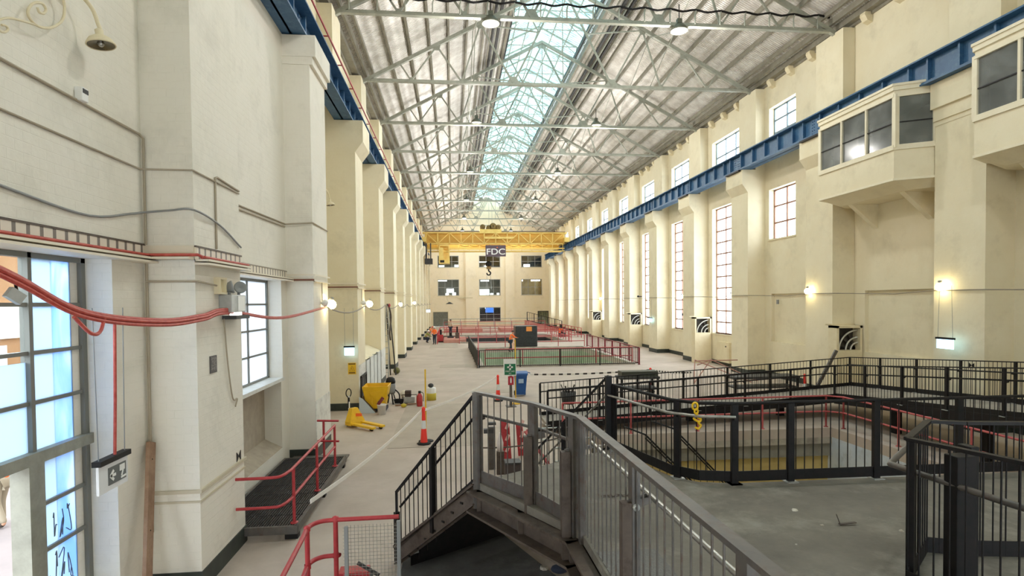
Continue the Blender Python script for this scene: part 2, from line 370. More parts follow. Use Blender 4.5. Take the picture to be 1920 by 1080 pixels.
# ---- rear wall with three rows of windows
rw = {'upper': (10.15, 12.2), 'mid': (5.3, 8.1), 'low': (.75, 3.25)}
cols = {'a': (-2.55, 1.08), 'b': (4.55, 8.25), 'c': (11.9, 15.55)}
RW = [(*cols[c], *rw[r]) for c, r in (('a', 'upper'), ('b', 'upper'), ('c', 'upper'), ('a', 'mid'), ('b', 'mid'), ('c', 'mid'), ('b', 'low'))]
DR = [(-3.4, -.9, 0, 2.5), (14.85, 16.55, 0, 2.4)]
mb = MB(); cells(mb, 'X', YEND, YEND+.5, -5.3, 17.2, 0, 15.6, RW+DR)
mb._add([(-5.6, YEND, 15.6), (17.6, YEND, 15.6), (17.6, YEND, roofz(17.6)), (RIDGE, YEND, ZR+.9), (-5.6, YEND, roofz(-5.6))], [(0, 1, 2, 3, 4)])
REARC = wall_mat('rear_cream', S(242, 228, 198), S(244, 231, 206), .06)
struct(mb, 'wall_rear', REARC, 'cream end wall of the hall with three rows of office windows', 'wall')
for i, (a, b) in enumerate(((2.2, 4.0), (9.1, 10.7))):
    struct(MB().box(a, b, YEND-.35, YEND+.05, 0, 15.6), 'wall_rear_pilaster', REARC, f'flat pilaster on the end wall, {("window side with the red pipe", "tall window side")[i]}', 'pilaster')
mb = MB(); 
for i in range(12): mb.box(-5.3+i*1.9, -5.3+i*1.9+1.86, YEND-.06, YEND-.01, 15.62, 18 if 1 < i < 10 else 16.2)
mb = MB(); cells(mb, 'X', -4.4, -4, -5.6, 17.6, 0, 15.6, [(3, 9.5, 1.6, 5.5), (-3.6, -.6, 0, 3.2)])  # openings invented, sized to limit the light entering from behind
mb._add([(-5.6, -4, 15.6), (17.6, -4, 15.6), (17.6, -4, roofz(17.6)), (RIDGE, -4, ZR+.9), (-5.6, -4, roofz(-5.6))], [(0, 1, 2, 3, 4)])
struct(mb, 'wall_near', CREAM, 'unseen end wall behind the camera with openings added to let in light', 'wall')
# rooms behind the rear windows
ROOM = mat('office_interior', S(112, 112, 104), .8, var=S(84, 86, 82), vs=.6)
GLASS = D.materials.new('clear_glass'); GLASS.use_nodes = True
def _glass(m, tint, mixf):
    N = m.node_tree.nodes; L = m.node_tree.links; N.clear(); out = N.new('ShaderNodeOutputMaterial')
    t = N.new('ShaderNodeBsdfTransparent'); t.inputs[0].default_value = (*tint, 1); g = N.new('ShaderNodeBsdfGlossy'); g.inputs['Roughness'].default_value = .05
    mx = N.new('ShaderNodeMixShader'); mx.inputs[0].default_value = mixf
    L.new(t.outputs[0], mx.inputs[1]); L.new(g.outputs[0], mx.inputs[2]); L.new(mx.outputs[0], out.inputs[0])
_glass(GLASS, (.95, .98, .98), .07)
LAMPW = mat('white_strip_light', (1, 1, 1), emit=(.95, 1, 1), es=5)
LAMPC = mat('cyan_strip_light', (1, 1, 1), emit=(.75, 1, .97), es=4)
nwin = 0
def win_struct(label):
    global nwin
    nwin += 1
    return nwin
def rear_window(i, a, b, z0, z1, lab):
    w = thing(f'window_{win_struct(lab)}', lab, 'window', ((a+b)/2, YEND, z0), kind='structure')
    m = MB(); t = .09
    m.box(a, a+t, YEND+.02, YEND+.12, z0, z1).box(b-t, b, YEND+.02, YEND+.12, z0, z1).box(a, b, YEND+.02, YEND+.12, z0, z0+t).box(a, b, YEND+.02, YEND+.12, z1-t, z1)
    for f in (1/3, 2/3): m.box(a+(b-a)*f-.03, a+(b-a)*f+.03, YEND+.03, YEND+.1, z0, z1)
    m.box(a, b, YEND+.03, YEND+.1, (z0+z1)/2-.03, (z0+z1)/2+.03)
    m.build('window_frame', LGREY, w); MB().box(a+t, b-t, YEND+.06, YEND+.07, z0+t, z1-t).build('glass_pane', GLASS, w)
    MB().box(a-.15, b+.15, YEND-.06, YEND+.02, z0-.12, z0).build('window_sill', TRIMC, w)
    m = MB().box(a-1, b+1, YEND+4, YEND+4.1, z0-.5, z1+.4).box(a-1, b+1, YEND+.5, YEND+4, z0-.6, z0-.5).box(a-1, b+1, YEND+.5, YEND+4, z1+.3, z1+.4).box(a-1.1, a-1, YEND+.5, YEND+4, z0-.6, z1+.4).box(b+1, b+1.1, YEND+.5, YEND+4, z0-.6, z1+.4)
    m.build('room_lining', OCH if i == 5 else ROOM, w)
    m = MB(); u = (b-a)
    lights = {0: [(.05, .3, .0, .25), (.8, .98, .02, .3)], 1: [(.0, .45, .5, .58)], 2: [(.2, .5, .02, .32)], 3: [(.0, .42, .92, .99), (.4, .75, .2, .45), (.35, .5, 0, .16), (.68, .85, 0, .2)], 4: [(.1, .5, .9, .98), (.0, .5, .02, .4), (.55, .7, .05, .14), (.88, .98, .04, .16)], 5: [(.0, .15, .9, .98), (.55, 1, .9, .98)], 6: [(.3, .5, .9, 1)]}[i]
    for (p, q, r, s_) in lights: m.box(a+u*p, a+u*q, YEND+2.2, YEND+2.3, z0+(z1-z0)*r, z0+(z1-z0)*s_)
    m.build('room_light', LAMPC if i == 0 else LAMPW, w)
    if i == 6: MB().box(a+u*.3, a+u*.7, YEND+1.2, YEND+1.25, z0+(z1-z0)*.62, z0+(z1-z0)*.98).build('blue_screen', mat('blue_screen', S(60, 120, 220), emit=S(70, 130, 230), es=1.2), w)
rl = ['teal lit upper office window nearest the crane cab', 'upper office window behind the crane hook', 'upper office window on the tall window side', 'middle row office window above the bracket lamp', 'middle row office window directly below the crane hook', 'middle row office window with an ochre room', 'lowest office window with a blue screen']
for i, h in enumerate(RW): rear_window(i, *h, rl[i])
# doors in the rear wall
for i, (a, b, z0, z1) in enumerate(DR):
    d = thing(f'door_{i+1}', ('grey roller door at the end wall beside the workers', 'small glazed door at the end wall behind the ramp rail')[i], 'door', ((a+b)/2, YEND, 0), kind='structure')
    m = MB().box(a-.1, a, YEND-.05, YEND+.2, 0, z1+.1).box(b, b+.1, YEND-.05, YEND+.2, 0, z1+.1).box(a, b, YEND-.05, YEND+.2, z1, z1+.1); m.build('door_frame', DGREY if i else TRIMC, d)
    m = MB()
    if i == 0:
        for j in range(16): m.box(a, b, YEND+.1+.02*(j % 2), YEND+.16+.02*(j % 2), z1*j/16, z1*(j+1)/16)
        m.build('shutter', mat('roller_grey', S(128, 130, 120), .5, .3, var=S(110, 112, 104), vs=3), d)
    else:
        m.box(a, b, YEND+.3, YEND+.36, 0, z1); m.build('door_leaf', mat('greenish_door', S(150, 152, 110), .6, var=S(90, 94, 80), vs=3), d)
        m = MB()
        for j in range(4): m.box(a+.1+j*.4, a+.16+j*.4, YEND+.24, YEND+.3, .1, z1-.1)
        m.build('door_bar', DGREY, d)

# ---- windows of the right wall
SKYP = D.materials.new('bright_pane'); SKYP.use_nodes = True
_glass(SKYP, (.98, .99, 1), .03)
FRW = mat('cream_window_frame', S(158, 116, 96), .5, var=S(146, 106, 88), vs=4)
FRB = mat('steel_window_frame', S(120, 138, 150), .5)
def grid_window(name_n, x, y0, y1, z0, z1, nc, nr, fm, label, sx=.28, bar=.09):
    w = thing(f'window_{name_n}', label, 'window', (x, (y0+y1)/2, z0), kind='structure'); m = MB(); xa, xb = x+sx, x+sx+.06
    e = .07
    m.box(xa, xb, y0, y0+e, z0, z1).box(xa, xb, y1-e, y1, z0, z1).box(xa, xb, y0, y1, z0, z0+e).box(xa, xb, y0, y1, z1-e, z1)
    for i in range(1, nc): y = y0+(y1-y0)*i/nc; m.box(xa, xb, y-bar/2, y+bar/2, z0, z1)
    for i in range(1, nr): z = z0+(z1-z0)*i/nr; m.box(xa+.01, xb-.01, y0, y1, z-bar/2, z+bar/2)
    m.build('window_frame', fm, w)
    MB().box(x+sx+.025, x+sx+.035, y0, y1, z0, z1).build('glass_pane', SKYP, w)
    MB().box(x-.05, x+sx, y0-.05, y1+.05, z0-.07, z0).build('window_sill', TRIMC, w)
    return w
for k in range(3, NB-1):
    y = YR(k)
    if k == 3:
        grid_window(win_struct(''), WX, 27.0, 29.4, 12.3, 14.25, 2, 3, FRB, 'small high window above the blue beam beside the first bay window')
        grid_window(win_struct(''), WX, 27.0, 29.4, 7.3, 9.95, 2, 3, FRW, 'small six pane window between the blue beam and the recessed panel')
    else:
        grid_window(win_struct(''), WX, y+2.5, y+6.4, 12.3, 14.25, 3, 2, FRB, f'high three column window above the blue beam, {ORD[k-4]} from the camera')
        grid_window(win_struct(''), WX, y+2.5, y+6.4, 1.95, 10.0, 3, 11, FRW, f'tall many paned window between pilasters, {ORD[k-4]} from the camera')

# ---- left windows and what lies outside
FRG = mat('grey_green_steel', S(150, 150, 138), .55, var=S(128, 128, 118), vs=5)
FILM = D.materials.new('blue_film_pane'); FILM.use_nodes = True
N = FILM.node_tree.nodes; L = FILM.node_tree.links; N.clear(); out = N.new('ShaderNodeOutputMaterial')
geo = N.new('ShaderNodeNewGeometry'); no = N.new('ShaderNodeTexNoise'); no.inputs['Scale'].default_value = .9; no.inputs['Detail'].default_value = 4; no.inputs['Distortion'].default_value = 1.2
mp = N.new('ShaderNodeMapping'); mp.inputs['Scale'].default_value = (1, 2.6, .7); L.new(geo.outputs['Position'], mp.inputs[0]); L.new(mp.outputs[0], no.inputs['Vector'])
cr = N.new('ShaderNodeValToRGB'); cr.color_ramp.elements[0].color = (*S(172, 206, 250), 1); cr.color_ramp.elements[1].color = (*S(214, 230, 252), 1); cr.color_ramp.elements[0].position = .4; cr.color_ramp.elements[1].position = .65
L.new(no.outputs['Fac'], cr.inputs[0])
tl = N.new('ShaderNodeBsdfTranslucent'); df = N.new('ShaderNodeBsdfDiffuse'); L.new(cr.outputs[0], tl.inputs[0]); L.new(cr.outputs[0], df.inputs[0])
tp = N.new('ShaderNodeBsdfTransparent'); L.new(cr.outputs[0], tp.inputs[0])
m1 = N.new('ShaderNodeMixShader'); m1.inputs[0].default_value = .35; L.new(tl.outputs[0], m1.inputs[1]); L.new(df.outputs[0], m1.inputs[2])
m2 = N.new('ShaderNodeMixShader'); m2.inputs[0].default_value = .25; L.new(m1.outputs[0], m2.inputs[1]); L.new(tp.outputs[0], m2.inputs[2]); L.new(m2.outputs[0], out.inputs[0])
WXL = -4.7
w = thing(f'window_{win_struct("")}', 'tall steel framed window with blue film beside the hanging exit sign', 'window', (WXL, 6.6, 0), kind='structure')
m = MB(); zs = [4.72, 4.1, 3.55, 2.98, 2.4]
m.box(WXL-.05, WXL+.05, 7.78, 7.86, .6, 4.72).box(WXL-.05, WXL+.05, 5.2, 7.86, 4.66, 4.72).box(WXL-.05, WXL+.05, 6.86, 6.92, 2.4, 4.72)
for z in (4.14, 3.6, 3.04): m.box(WXL-.03, WXL+.03, 5.2, 7.8, z-.022, z+.022)
for z in (1.86, 1.32): m.box(WXL-.03, WXL+.03, 6.95, 7.8, z-.022, z+.022)
m.build('window_frame', mat('dark_steel_glazing_bar', S(118, 118, 112), .5), w)
MB().box(WXL-.1, WXL+.1, 5.2, 7.86, 2.37, 2.5).build('transom', FRG, w)
MB().box(WXL-.1, WXL+.1, 6.72, 6.96, 0, 2.37).build('door_post', FRG, w)
FILMW = D.materials.new('milky_film_pane'); FILMW.use_nodes = True
N = FILMW.node_tree.nodes; L = FILMW.node_tree.links; N.clear(); out = N.new('ShaderNodeOutputMaterial'); tl = N.new('ShaderNodeBsdfTranslucent'); tl.inputs[0].default_value = (*S(190, 206, 220), 1); tp = N.new('ShaderNodeBsdfTransparent'); tp.inputs[0].default_value = (*S(150, 160, 172), 1)
m2 = N.new('ShaderNodeMixShader'); m2.inputs[0].default_value = .12; L.new(tl.outputs[0], m2.inputs[1]); L.new(tp.outputs[0], m2.inputs[2]); L.new(m2.outputs[0], out.inputs[0])
MB().box(WXL-.01, WXL, 6.92, 7.3, 2.42, 4.66).box(WXL-.01, WXL, 6.96, 7.3, .66, 2.37).build('milky_film', FILMW, w)
MB().box(WXL-.01, WXL, 7.3, 7.64, 2.42, 4.66).box(WXL-.01, WXL, 7.3, 7.64, .66, 2.37).build('blue_film', FILM, w)
MB().box(WXL-.012, WXL-.002, 7.62, 7.79, .66, 4.66).build('painted_strip', CREAMW, w)
MB().box(WXL-.01, WXL, 5.2, 6.86, 3.5, 4.66).build('glass_pane', GLASS, w); MB().box(WXL-.01, WXL, 5.2, 6.86, 2.42, 3.5).build('milky_film', FILMW, w)
INK = mat('grey_graffiti_ink', S(96, 104, 118), .7)
random.seed(3)
for zc, sc in ((1.55, .19), (1.02, .2), (.8, .12)):
    m = MB(); y = 7.0
    for i in range(4):
        pts = [(WXL+.012, y+random.uniform(0, .13), zc+random.uniform(-sc, sc)) for _ in range(5)]
        m.tube(smooth(pts, 4), .006, 5); y += .135
    m.build('graffiti', INK, w)
w = thing(f'window_{win_struct("")}', 'white glazed window behind the twin headed emergency light', 'window', (WXL, 13.2, 2.25), kind='structure')
m = MB(); m.box(WXL-.04, WXL+.04, 15.08, 15.15, 2.25, 4.72).box(WXL-.04, WXL+.04, 11.2, 15.15, 4.66, 4.72).box(WXL-.04, WXL+.04, 11.2, 15.15, 2.25, 2.31)
for y in (12.5, 13.75): m.box(WXL-.03, WXL+.03, y-.025, y+.025, 2.25, 4.72)
for z in (4.12, 3.5, 2.9): m.box(WXL-.03, WXL+.03, 11.2, 15.1, z-.02, z+.02)
m.build('window_frame', mat('dark_steel_glazing_bar', S(118, 118, 112)), w)
FROST = D.materials.new('frosted_pane'); FROST.use_nodes = True
N = FROST.node_tree.nodes; L = FROST.node_tree.links; N.clear(); out = N.new('ShaderNodeOutputMaterial'); tl = N.new('ShaderNodeBsdfTranslucent'); tl.inputs[0].default_value = (.82, .87, .93, 1); df = N.new('ShaderNodeBsdfDiffuse'); df.inputs[0].default_value = (.8, .84, .88, 1)
m1 = N.new('ShaderNodeMixShader'); m1.inputs[0].default_value = .3; L.new(tl.outputs[0], m1.inputs[1]); L.new(df.outputs[0], m1.inputs[2]); L.new(m1.outputs[0], out.inputs[0])
MB().box(WXL-.01, WXL, 11.2, 15.1, 2.3, 4.68).build('glass_pane', FROST, w)
MB().box(WXL, -4.3, 11.15, 15.2, 2.18, 2.26).build('window_sill', WHITE, w)
# outside
struct(MB().box(-60, -5.7, -30, 60, -.3, -.02), 'ground', mat('pale_yard', S(128, 118, 116), .9, var=S(112, 104, 104), vs=.6), 'pale paved yard seen through the window doorway', 'ground')
yb = thing('building', 'orange walled low building across the yard outside', 'building', (-22, 14, 0))
MB().box(-24, -20, 2, 30, 0, 7.2).build('building_wall', mat('orange_render', S(140, 98, 64), .8, var=S(146, 108, 76), vs=.5), yb)
MB().box(-24.3, -19.7, 1.7, 30.3, 7.2, 7.6).build('eave', WHITE, yb)
MB().box(-20, -19.9, 2, 30, 2.7, 4.3).build('fascia', WHITE, yb)
MB().box(-20, -19.93, 8, 28, 1.0, 2.4).build('shop_window', mat('pale_shop_glass', S(190, 196, 206), .2), yb)

# ---- roof
mb = MB(); XE0, XE1 = -5.5, 17.5; LW = 2.55
FOIL = D.materials.new('foil_insulation'); FOIL.use_nodes = True
N = FOIL.node_tree.nodes; L = FOIL.node_tree.links; b = N['Principled BSDF']; b.inputs['Roughness'].default_value = .42; b.inputs['Metallic'].default_value = .3
geo = N.new('ShaderNodeNewGeometry')
wv = N.new('ShaderNodeTexWave'); wv.bands_direction = 'Y'; wv.inputs['Scale'].default_value = 2.4; wv.inputs['Distortion'].default_value = 1.1; wv.inputs['Detail'].default_value = 2; wv.inputs['Detail Scale'].default_value = 1.5
L.new(geo.outputs['Position'], wv.inputs['Vector'])
wx = N.new('ShaderNodeTexWave'); wx.bands_direction = 'X'; wx.inputs['Scale'].default_value = .75; wx.inputs['Distortion'].default_value = .5; L.new(geo.outputs['Position'], wx.inputs['Vector'])
no = N.new('ShaderNodeTexNoise'); no.inputs['Scale'].default_value = 1.6; no.inputs['Detail'].default_value = 8; no.inputs['Roughness'].default_value = .7; L.new(geo.outputs['Position'], no.inputs['Vector'])
cr = N.new('ShaderNodeValToRGB'); cr.color_ramp.elements[0].color = (*S(212, 206, 199), 1); cr.color_ramp.elements[1].color = (*S(242, 239, 234), 1); cr.color_ramp.elements[0].position = .36; cr.color_ramp.elements[1].position = .6
L.new(no.outputs['Fac'], cr.inputs[0]); L.new(cr.outputs[0], b.inputs['Base Color'])
ad = N.new('ShaderNodeMath'); ad.operation = 'MULTIPLY_ADD'; ad.inputs[1].default_value = .5; L.new(wx.outputs['Fac'], ad.inputs[0]); L.new(wv.outputs['Fac'], ad.inputs[2])
bp = N.new('ShaderNodeBump'); bp.inputs['Strength'].default_value = .9; bp.inputs['Distance'].default_value = .06; L.new(ad.outputs[0], bp.inputs['Height']); L.new(bp.outputs['Normal'], b.inputs['Normal'])
Y0 = -4.2
for xa, xb in ((XE0, RIDGE-LW), (RIDGE+LW, XE1)):
    mb._add([(xa, Y0, roofz(xa)), (xb, Y0, roofz(xb)), (xb, YEND+.3, roofz(xb)), (xa, YEND+.3, roofz(xa)), (xa, Y0, roofz(xa)+.12), (xb, Y0, roofz(xb)+.12), (xb, YEND+.3, roofz(xb)+.12), (xa, YEND+.3, roofz(xa)+.12)],
            [(0, 3, 2, 1), (4, 5, 6, 7), (0, 1, 5, 4), (1, 2, 6, 5), (2, 3, 7, 6), (3, 0, 4, 7)])
roof = struct(mb, 'ceiling', FOIL, 'pitched roof lined with wrinkled silver foil insulation', 'ceiling', origin=(0, 0, 0))
for side in (-1, 1):
    for i in range(8):
        x = RIDGE+side*(LW+1.5+i*.98); z = roofz(x)-.1
        MB().bar((x, Y0, z), (x, YEND, z), .1, .2).build('purlin', PURL, roof)
    # gutter boards beside the lantern
    for j, (dx, w_, dz, m_) in enumerate(((.05, .16, -.05, PURL), (.42, .07, .1, TRUSS), (-.18, .1, .25, DGREY), (.62, .14, -.12, DGREY), (.8, .06, -.16, TRUSS), (.95, .1, -.14, DGREY), (1.12, .08, -.18, PURL))):
        x = RIDGE+side*(LW+dx); MB().bar((x, Y0, roofz(x)+dz), (x, YEND, roofz(x)+dz), w_, .3 if j < 3 else .14).build('lantern_curb', m_, roof)
# lantern: glazed ridge on louvred sides
GLZ = D.materials.new('lantern_glazing'); GLZ.use_nodes = True
N = GLZ.node_tree.nodes; L = GLZ.node_tree.links; N.clear(); out = N.new('ShaderNodeOutputMaterial')
geo = N.new('ShaderNodeNewGeometry'); no = N.new('ShaderNodeTexNoise'); no.inputs['Scale'].default_value = 1.1; no.inputs['Detail'].default_value = 7; no.inputs['Roughness'].default_value = .75; L.new(geo.outputs['Position'], no.inputs['Vector'])
wv = N.new('ShaderNodeTexWave'); wv.bands_direction = 'Y'; wv.inputs['Scale'].default_value = 1.2; wv.inputs['Distortion'].default_value = .6; L.new(geo.outputs['Position'], wv.inputs['Vector'])
mm = N.new('ShaderNodeMath'); mm.operation = 'MULTIPLY_ADD'; mm.inputs[1].default_value = .22; L.new(wv.outputs['Fac'], mm.inputs[0]); L.new(no.outputs['Fac'], mm.inputs[2])
cr = N.new('ShaderNodeValToRGB'); cr.color_ramp.elements[0].color = (*S(70, 92, 90), 1); cr.color_ramp.elements[1].color = (*S(168, 202, 200), 1); cr.color_ramp.elements[0].position = .4; cr.color_ramp.elements[1].position = .82
L.new(mm.outputs[0], cr.inputs[0])
tl = N.new('ShaderNodeBsdfTranslucent'); df = N.new('ShaderNodeBsdfDiffuse'); L.new(cr.outputs[0], tl.inputs[0]); L.new(cr.outputs[0], df.inputs[0])
m1 = N.new('ShaderNodeMixShader'); m1.inputs[0].default_value = .3; L.new(tl.outputs[0], m1.inputs[1]); L.new(df.outputs[0], m1.inputs[2]); L.new(m1.outputs[0], out.inputs[0])
zl = roofz(RIDGE-LW)
lt = MB(); e = LW+.35; z0, z1 = zl+1.05, zl+1.05+e*.5
lt._add([(RIDGE-e, Y0, z0), (RIDGE, Y0, z1), (RIDGE+e, Y0, z0), (RIDGE-e, YEND, z0), (RIDGE, YEND, z1), (RIDGE+e, YEND, z0)], [(0, 1, 4, 3), (1, 2, 5, 4)])
lt.build('lantern_glazing', GLZ, roof, fix=False)
m = MB()
for side in (-1, 1):
    x = RIDGE+side*LW
    for j in range(5): m.bar((x+side*.02*j, Y0, zl+.18+j*.2), (x+side*.02*j, YEND, zl+.18+j*.2), .03, .1)
m.build('lantern_louvre', LGREY, roof)
rib = None
for j in range(43):
    y = -1.0+j*2.333
    if rib is None:
        m = MB().bar((RIDGE-e, y, z0-.07), (RIDGE, y, z1-.07), .07, .1).bar((RIDGE+e, y, z0-.07), (RIDGE, y, z1-.07), .07, .1)
        for s_ in (-1, 1): m.bar((RIDGE+s_*LW, y, zl), (RIDGE+s_*LW, y, z0), .07, .07).bar((RIDGE+s_*LW, y, zl+.6), (RIDGE+s_*1.6, y, z0+.45), .04, .04)
        m.bar((RIDGE-LW, y, z0+.1), (RIDGE+LW, y, z0+.1), .04, .05)
        rib = m.build('lantern_rib', TRUSS, roof); r0 = y
    else: put(rib, roof, (0, y-r0, 0))
for x in (-1.8, -.9, 0, .9, 1.8): MB().bar((RIDGE+x, Y0, z1-.5*abs(x)-.14), (RIDGE+x, YEND, z1-.5*abs(x)-.14), .06, .09).build('lantern_purlin', TRUSS, roof)
for side, x in ((-1, -4.75), (1, 16.7)):
    MB().bar((x, Y0, 15.75), (x, YEND, 15.75), .35, .28).build('wall_plate', PURL, roof)
    MB().bar((x-side*.45, Y0, 15.95), (x-side*.45, YEND, 15.95), .12, .3).build('eaves_beam', PURL, roof)

# ---- trusses
ZB = 15.53; TL_, TR_ = -4.35, 16.15
trz = lambda x: 21.05-SL*abs(x-RIDGE)-.1
def make_truss(y):
    t = thing('roof_truss', 'x', 'roof truss', (RIDGE, y, ZB), 'steel roof trusses')
    for dy in (-.06, .06): pass
    MB().bar((TL_, y, ZB), (TR_, y, ZB), .2, .09).bar((TL_, y, ZB+.08), (TR_, y, ZB+.08), .03, .1).build('bottom_chord', TRUSS, t)
    for s_, x in ((-1, TL_-.5), (1, TR_+.5)): MB().bar((x, y, trz(x)), (RIDGE, y, trz(RIDGE)), .17, .17).build('rafter', TRUSS, t)
    for s_ in (-1, 1):
        X = lambda d: RIDGE+s_*d
        top = lambda d: (X(d), y, trz(X(d))-.05); bot = lambda d: (X(d), y, ZB+.06)
        t1, t2, t3, t4 = top(8.5), top(6.62), top(4.35), top(2.1); b1, b2, b3 = bot(7.95), bot(5.35), bot(2.65)
        ap = (RIDGE, y, trz(RIDGE)-.15); md = Vector(b3).lerp(Vector(ap), .52)
        for p, q, r in ((t1, b1, .07), (b1, t2, .075), (t2, b2, .075), (b2, t3, .075), (t3, b3, .085), (b3, ap, .09), (t3, md, .06), (md, t4, .06)): MB().bar(p, q, r, r).build('strut', TRUSS, t)
        for b_, w_ in ((b1, .16), (b2, .16), (b3, .34)): MB().prism([(b_[0]-w_, ZB+.05), (b_[0]+w_, ZB+.05), (b_[0]+w_*.45, ZB+.05+w_*1.1), (b_[0]-w_*.45, ZB+.05+w_*1.1)], 'Y', y-.02, y+.02).build('gusset', TRUSS, t)
        for p in (t2, t3): MB().prism([(p[0]-.24, p[2]+.1+s_*.1), (p[0]+.24, p[2]+.1-s_*.1), (p[0]+.12, p[2]-.22), (p[0]-.12, p[2]-.22)], 'Y', y-.02, y+.02).build('gusset', TRUSS, t)
    MB().prism([(RIDGE-.4, trz(RIDGE)-.12), (RIDGE, trz(RIDGE)+.1), (RIDGE+.4, trz(RIDGE)-.12), (RIDGE+.22, trz(RIDGE)-.4), (RIDGE-.22, trz(RIDGE)-.4)], 'Y', y-.03, y+.03).build('gusset', TRUSS, t)
    MB().tube([(RIDGE, y, trz(RIDGE)-.3), (RIDGE, y, ZB+.05)], .022, 6).build('hanger', TRUSS, t)
    return t
YT = 23.42
tr0 = make_truss(YT-7); tr0['label'] = 'grey steel roof truss mostly above the top of the view'
for i in range(11): copy_tree(tr0, (0, 7*(i+1), 0), f'grey steel roof truss, {ORD[i]} one whose bottom chord shows')
# longitudinal sway bracing under the roof, one rod pair each second bay
for i in range(0, 10):
    y = YT+7*i
    b_ = thing('sway_brace', f'crossed thin rods between the {ORD[i]} and the next roof truss', 'roof bracing', (RIDGE, y+3.5, ZB), 'sway braces between the trusses')
    for x in (1.2, 10.7):
        MB().tube([(x, y, ZB+.1), (x, y+7, trz(x)-.2)], .022, 5).build('brace_rod', TRUSS, b_); MB().tube([(x, y, trz(x)-.2), (x, y+7, ZB+.1)], .022, 5).build('brace_rod', TRUSS, b_)
# ------------------------------------------------------------------ crane runway beams
def runway(label, x0, x1, xa, xb, y0, y1, zb, zt, face):
    """plate girder from y0 to y1, web at x0..x1, flanges xa..xb; face = +1 when the seen side looks to +X"""
    t = thing('crane_runway_beam', label, 'crane beam', ((x0+x1)/2, y0, zb), 'crane runway beams')
    MB().box(x0, x1, y0, y1, zb, zt).build('web', BLUE, t)
    MB().box(xa, xb, y0, y1, zb-.0, zb+.05).box(xa+.04, xb-.04, y0, y1, zb+.05, zb+.1).build('bottom_flange', BLUE, t)
    MB().box(xa, xb, y0, y1, zt-.05, zt).build('top_flange', BLUE, t)
    MB().box((x0+x1)/2-.04, (x0+x1)/2+.04, y0, y1, zt, zt+.09).build('crane_rail', DGREY, t)
    xs = x1 if face > 0 else x0; st = None; sy = y0+.3; i = 0; y = sy
    while y < y1 and i < 96:
        if st is None:
            st = MB().box(min(xs, xs+face*.14), max(xs, xs+face*.14), y-.035, y+.035, zb+.05, zt-.05).build('stiffener', BLUE, t)
        else: put(st, t, (0, y-sy, 0))
        y += 1.2 if i % 6 else .8; i += 1
    # bolted splice plates and bearing shoes at the pilasters
    sp = sh = None
    for k in range(14):
        y = (YL(k) if face > 0 else YR(k))+.9
        if not y0+.7 < y < y1-.7: continue
        if face < 0 and k < 3: continue
        if sp is None:
            m = MB().box(min(xs, xs+face*.03), max(xs, xs+face*.03), y-.34, y+.34, zb+.12, zt-.12)
            for a in (-.26, -.13, .13, .26):
                for b in range(5): m.cyl((xs+face*.02, y+a, zb+.2+b*.13), (xs+face*.055, y+a, zb+.2+b*.13), .02, 6)
            sp = m.build('splice_plate', BLUE, t); spy = y
            sh = MB().box(xa-.06, xb+.06, y-.75, y+.75, zb-.07, zb).build('bearing_plate', BLACK, t)
        else: put(sp, t, (0, y-spy, 0)); put(sh, t, (0, y-spy, 0))
    m = MB()
    return t
runway('blue riveted crane beam along the red pipe side', -4.12, -4.06, -4.42, -3.72, -3, 97, 11.13, 12.05, 1)
runway('blue riveted crane beam along the tall window side', 15.78, 15.84, 15.5, 16.12, -3, 97, 11.13, 12.05, -1)
# red pipe above the left crane beam
rp = thing('red_pipe', 'thin red pipe on brackets above the blue crane beam', 'pipe', (-3.95, -3, 12.9))
MB().cyl((-3.95, -3, 12.9), (-3.95, 96, 12.9), .032, 8).build('pipe_run', RED, rp)
br = None
for k in range(40):
    y = -1.5+k*2.35
    if br is None: br = MB().cyl((-3.95, y, 12.9), (-4.33, y, 12.9), .022, 6).build('bracket', RED, rp); by = y
    else: put(br, rp, (0, y-by, 0))

# ------------------------------------------------------------------ yellow crane
YC = 78.0
cr_ = thing('overhead_crane', 'yellow overhead travelling crane spanning the hall', 'crane', (RIDGE, YC, 12.1))
xa, xb = -3.95, 15.6
def girder(y, zb, zt, nm):
    MB().box(xa+.3, xb-.3, y-.06, y+.06, zb, zt).build(nm, mat('crane_web_yellow', S(220, 180, 88), .55, var=S(206, 164, 70), vs=1.5), cr_)
    MB().box(xa, xb, y-.3, y+.3, zt-.12, zt).box(xa+.5, xb-.5, y-.3, y+.3, zb, zb+.12).build('girder_flange', CRY, cr_)
girder(YC+.3, 11.95, 13.5, 'girder'); girder(YC+4.3, 11.6, 13.4, 'girder')
yf = YC-.55
MB().bar((xa+.1, yf, 13.42), (xb-.1, yf, 13.42), .12, .16).build('truss_chord', CRY, cr_); MB().bar((xa+.7, yf, 11.97), (xb-.7, yf, 11.97), .12, .16).build('truss_chord', CRY, cr_)
np_ = 12; dx = (xb-xa-1.0)/np_
for i in range(np_+1):
    x = xa+.5+i*dx; MB().bar((x, yf, 11.97), (x, yf, 13.42), .12, .12).build('truss_post', CRY, cr_)
for i in range(np_):
    x = xa+.5+i*dx; a, b = ((11.97, 13.42) if i % 2 else (13.42, 11.97)); MB().bar((x, yf, a), (x+dx, yf, b), .09, .09).build('truss_diagonal', CRY, cr_)
MB().bar((4.3, yf-.1, 12.75), (8.2, yf-.1, 12.75), .08, .28).build('name_board', CRY, cr_)
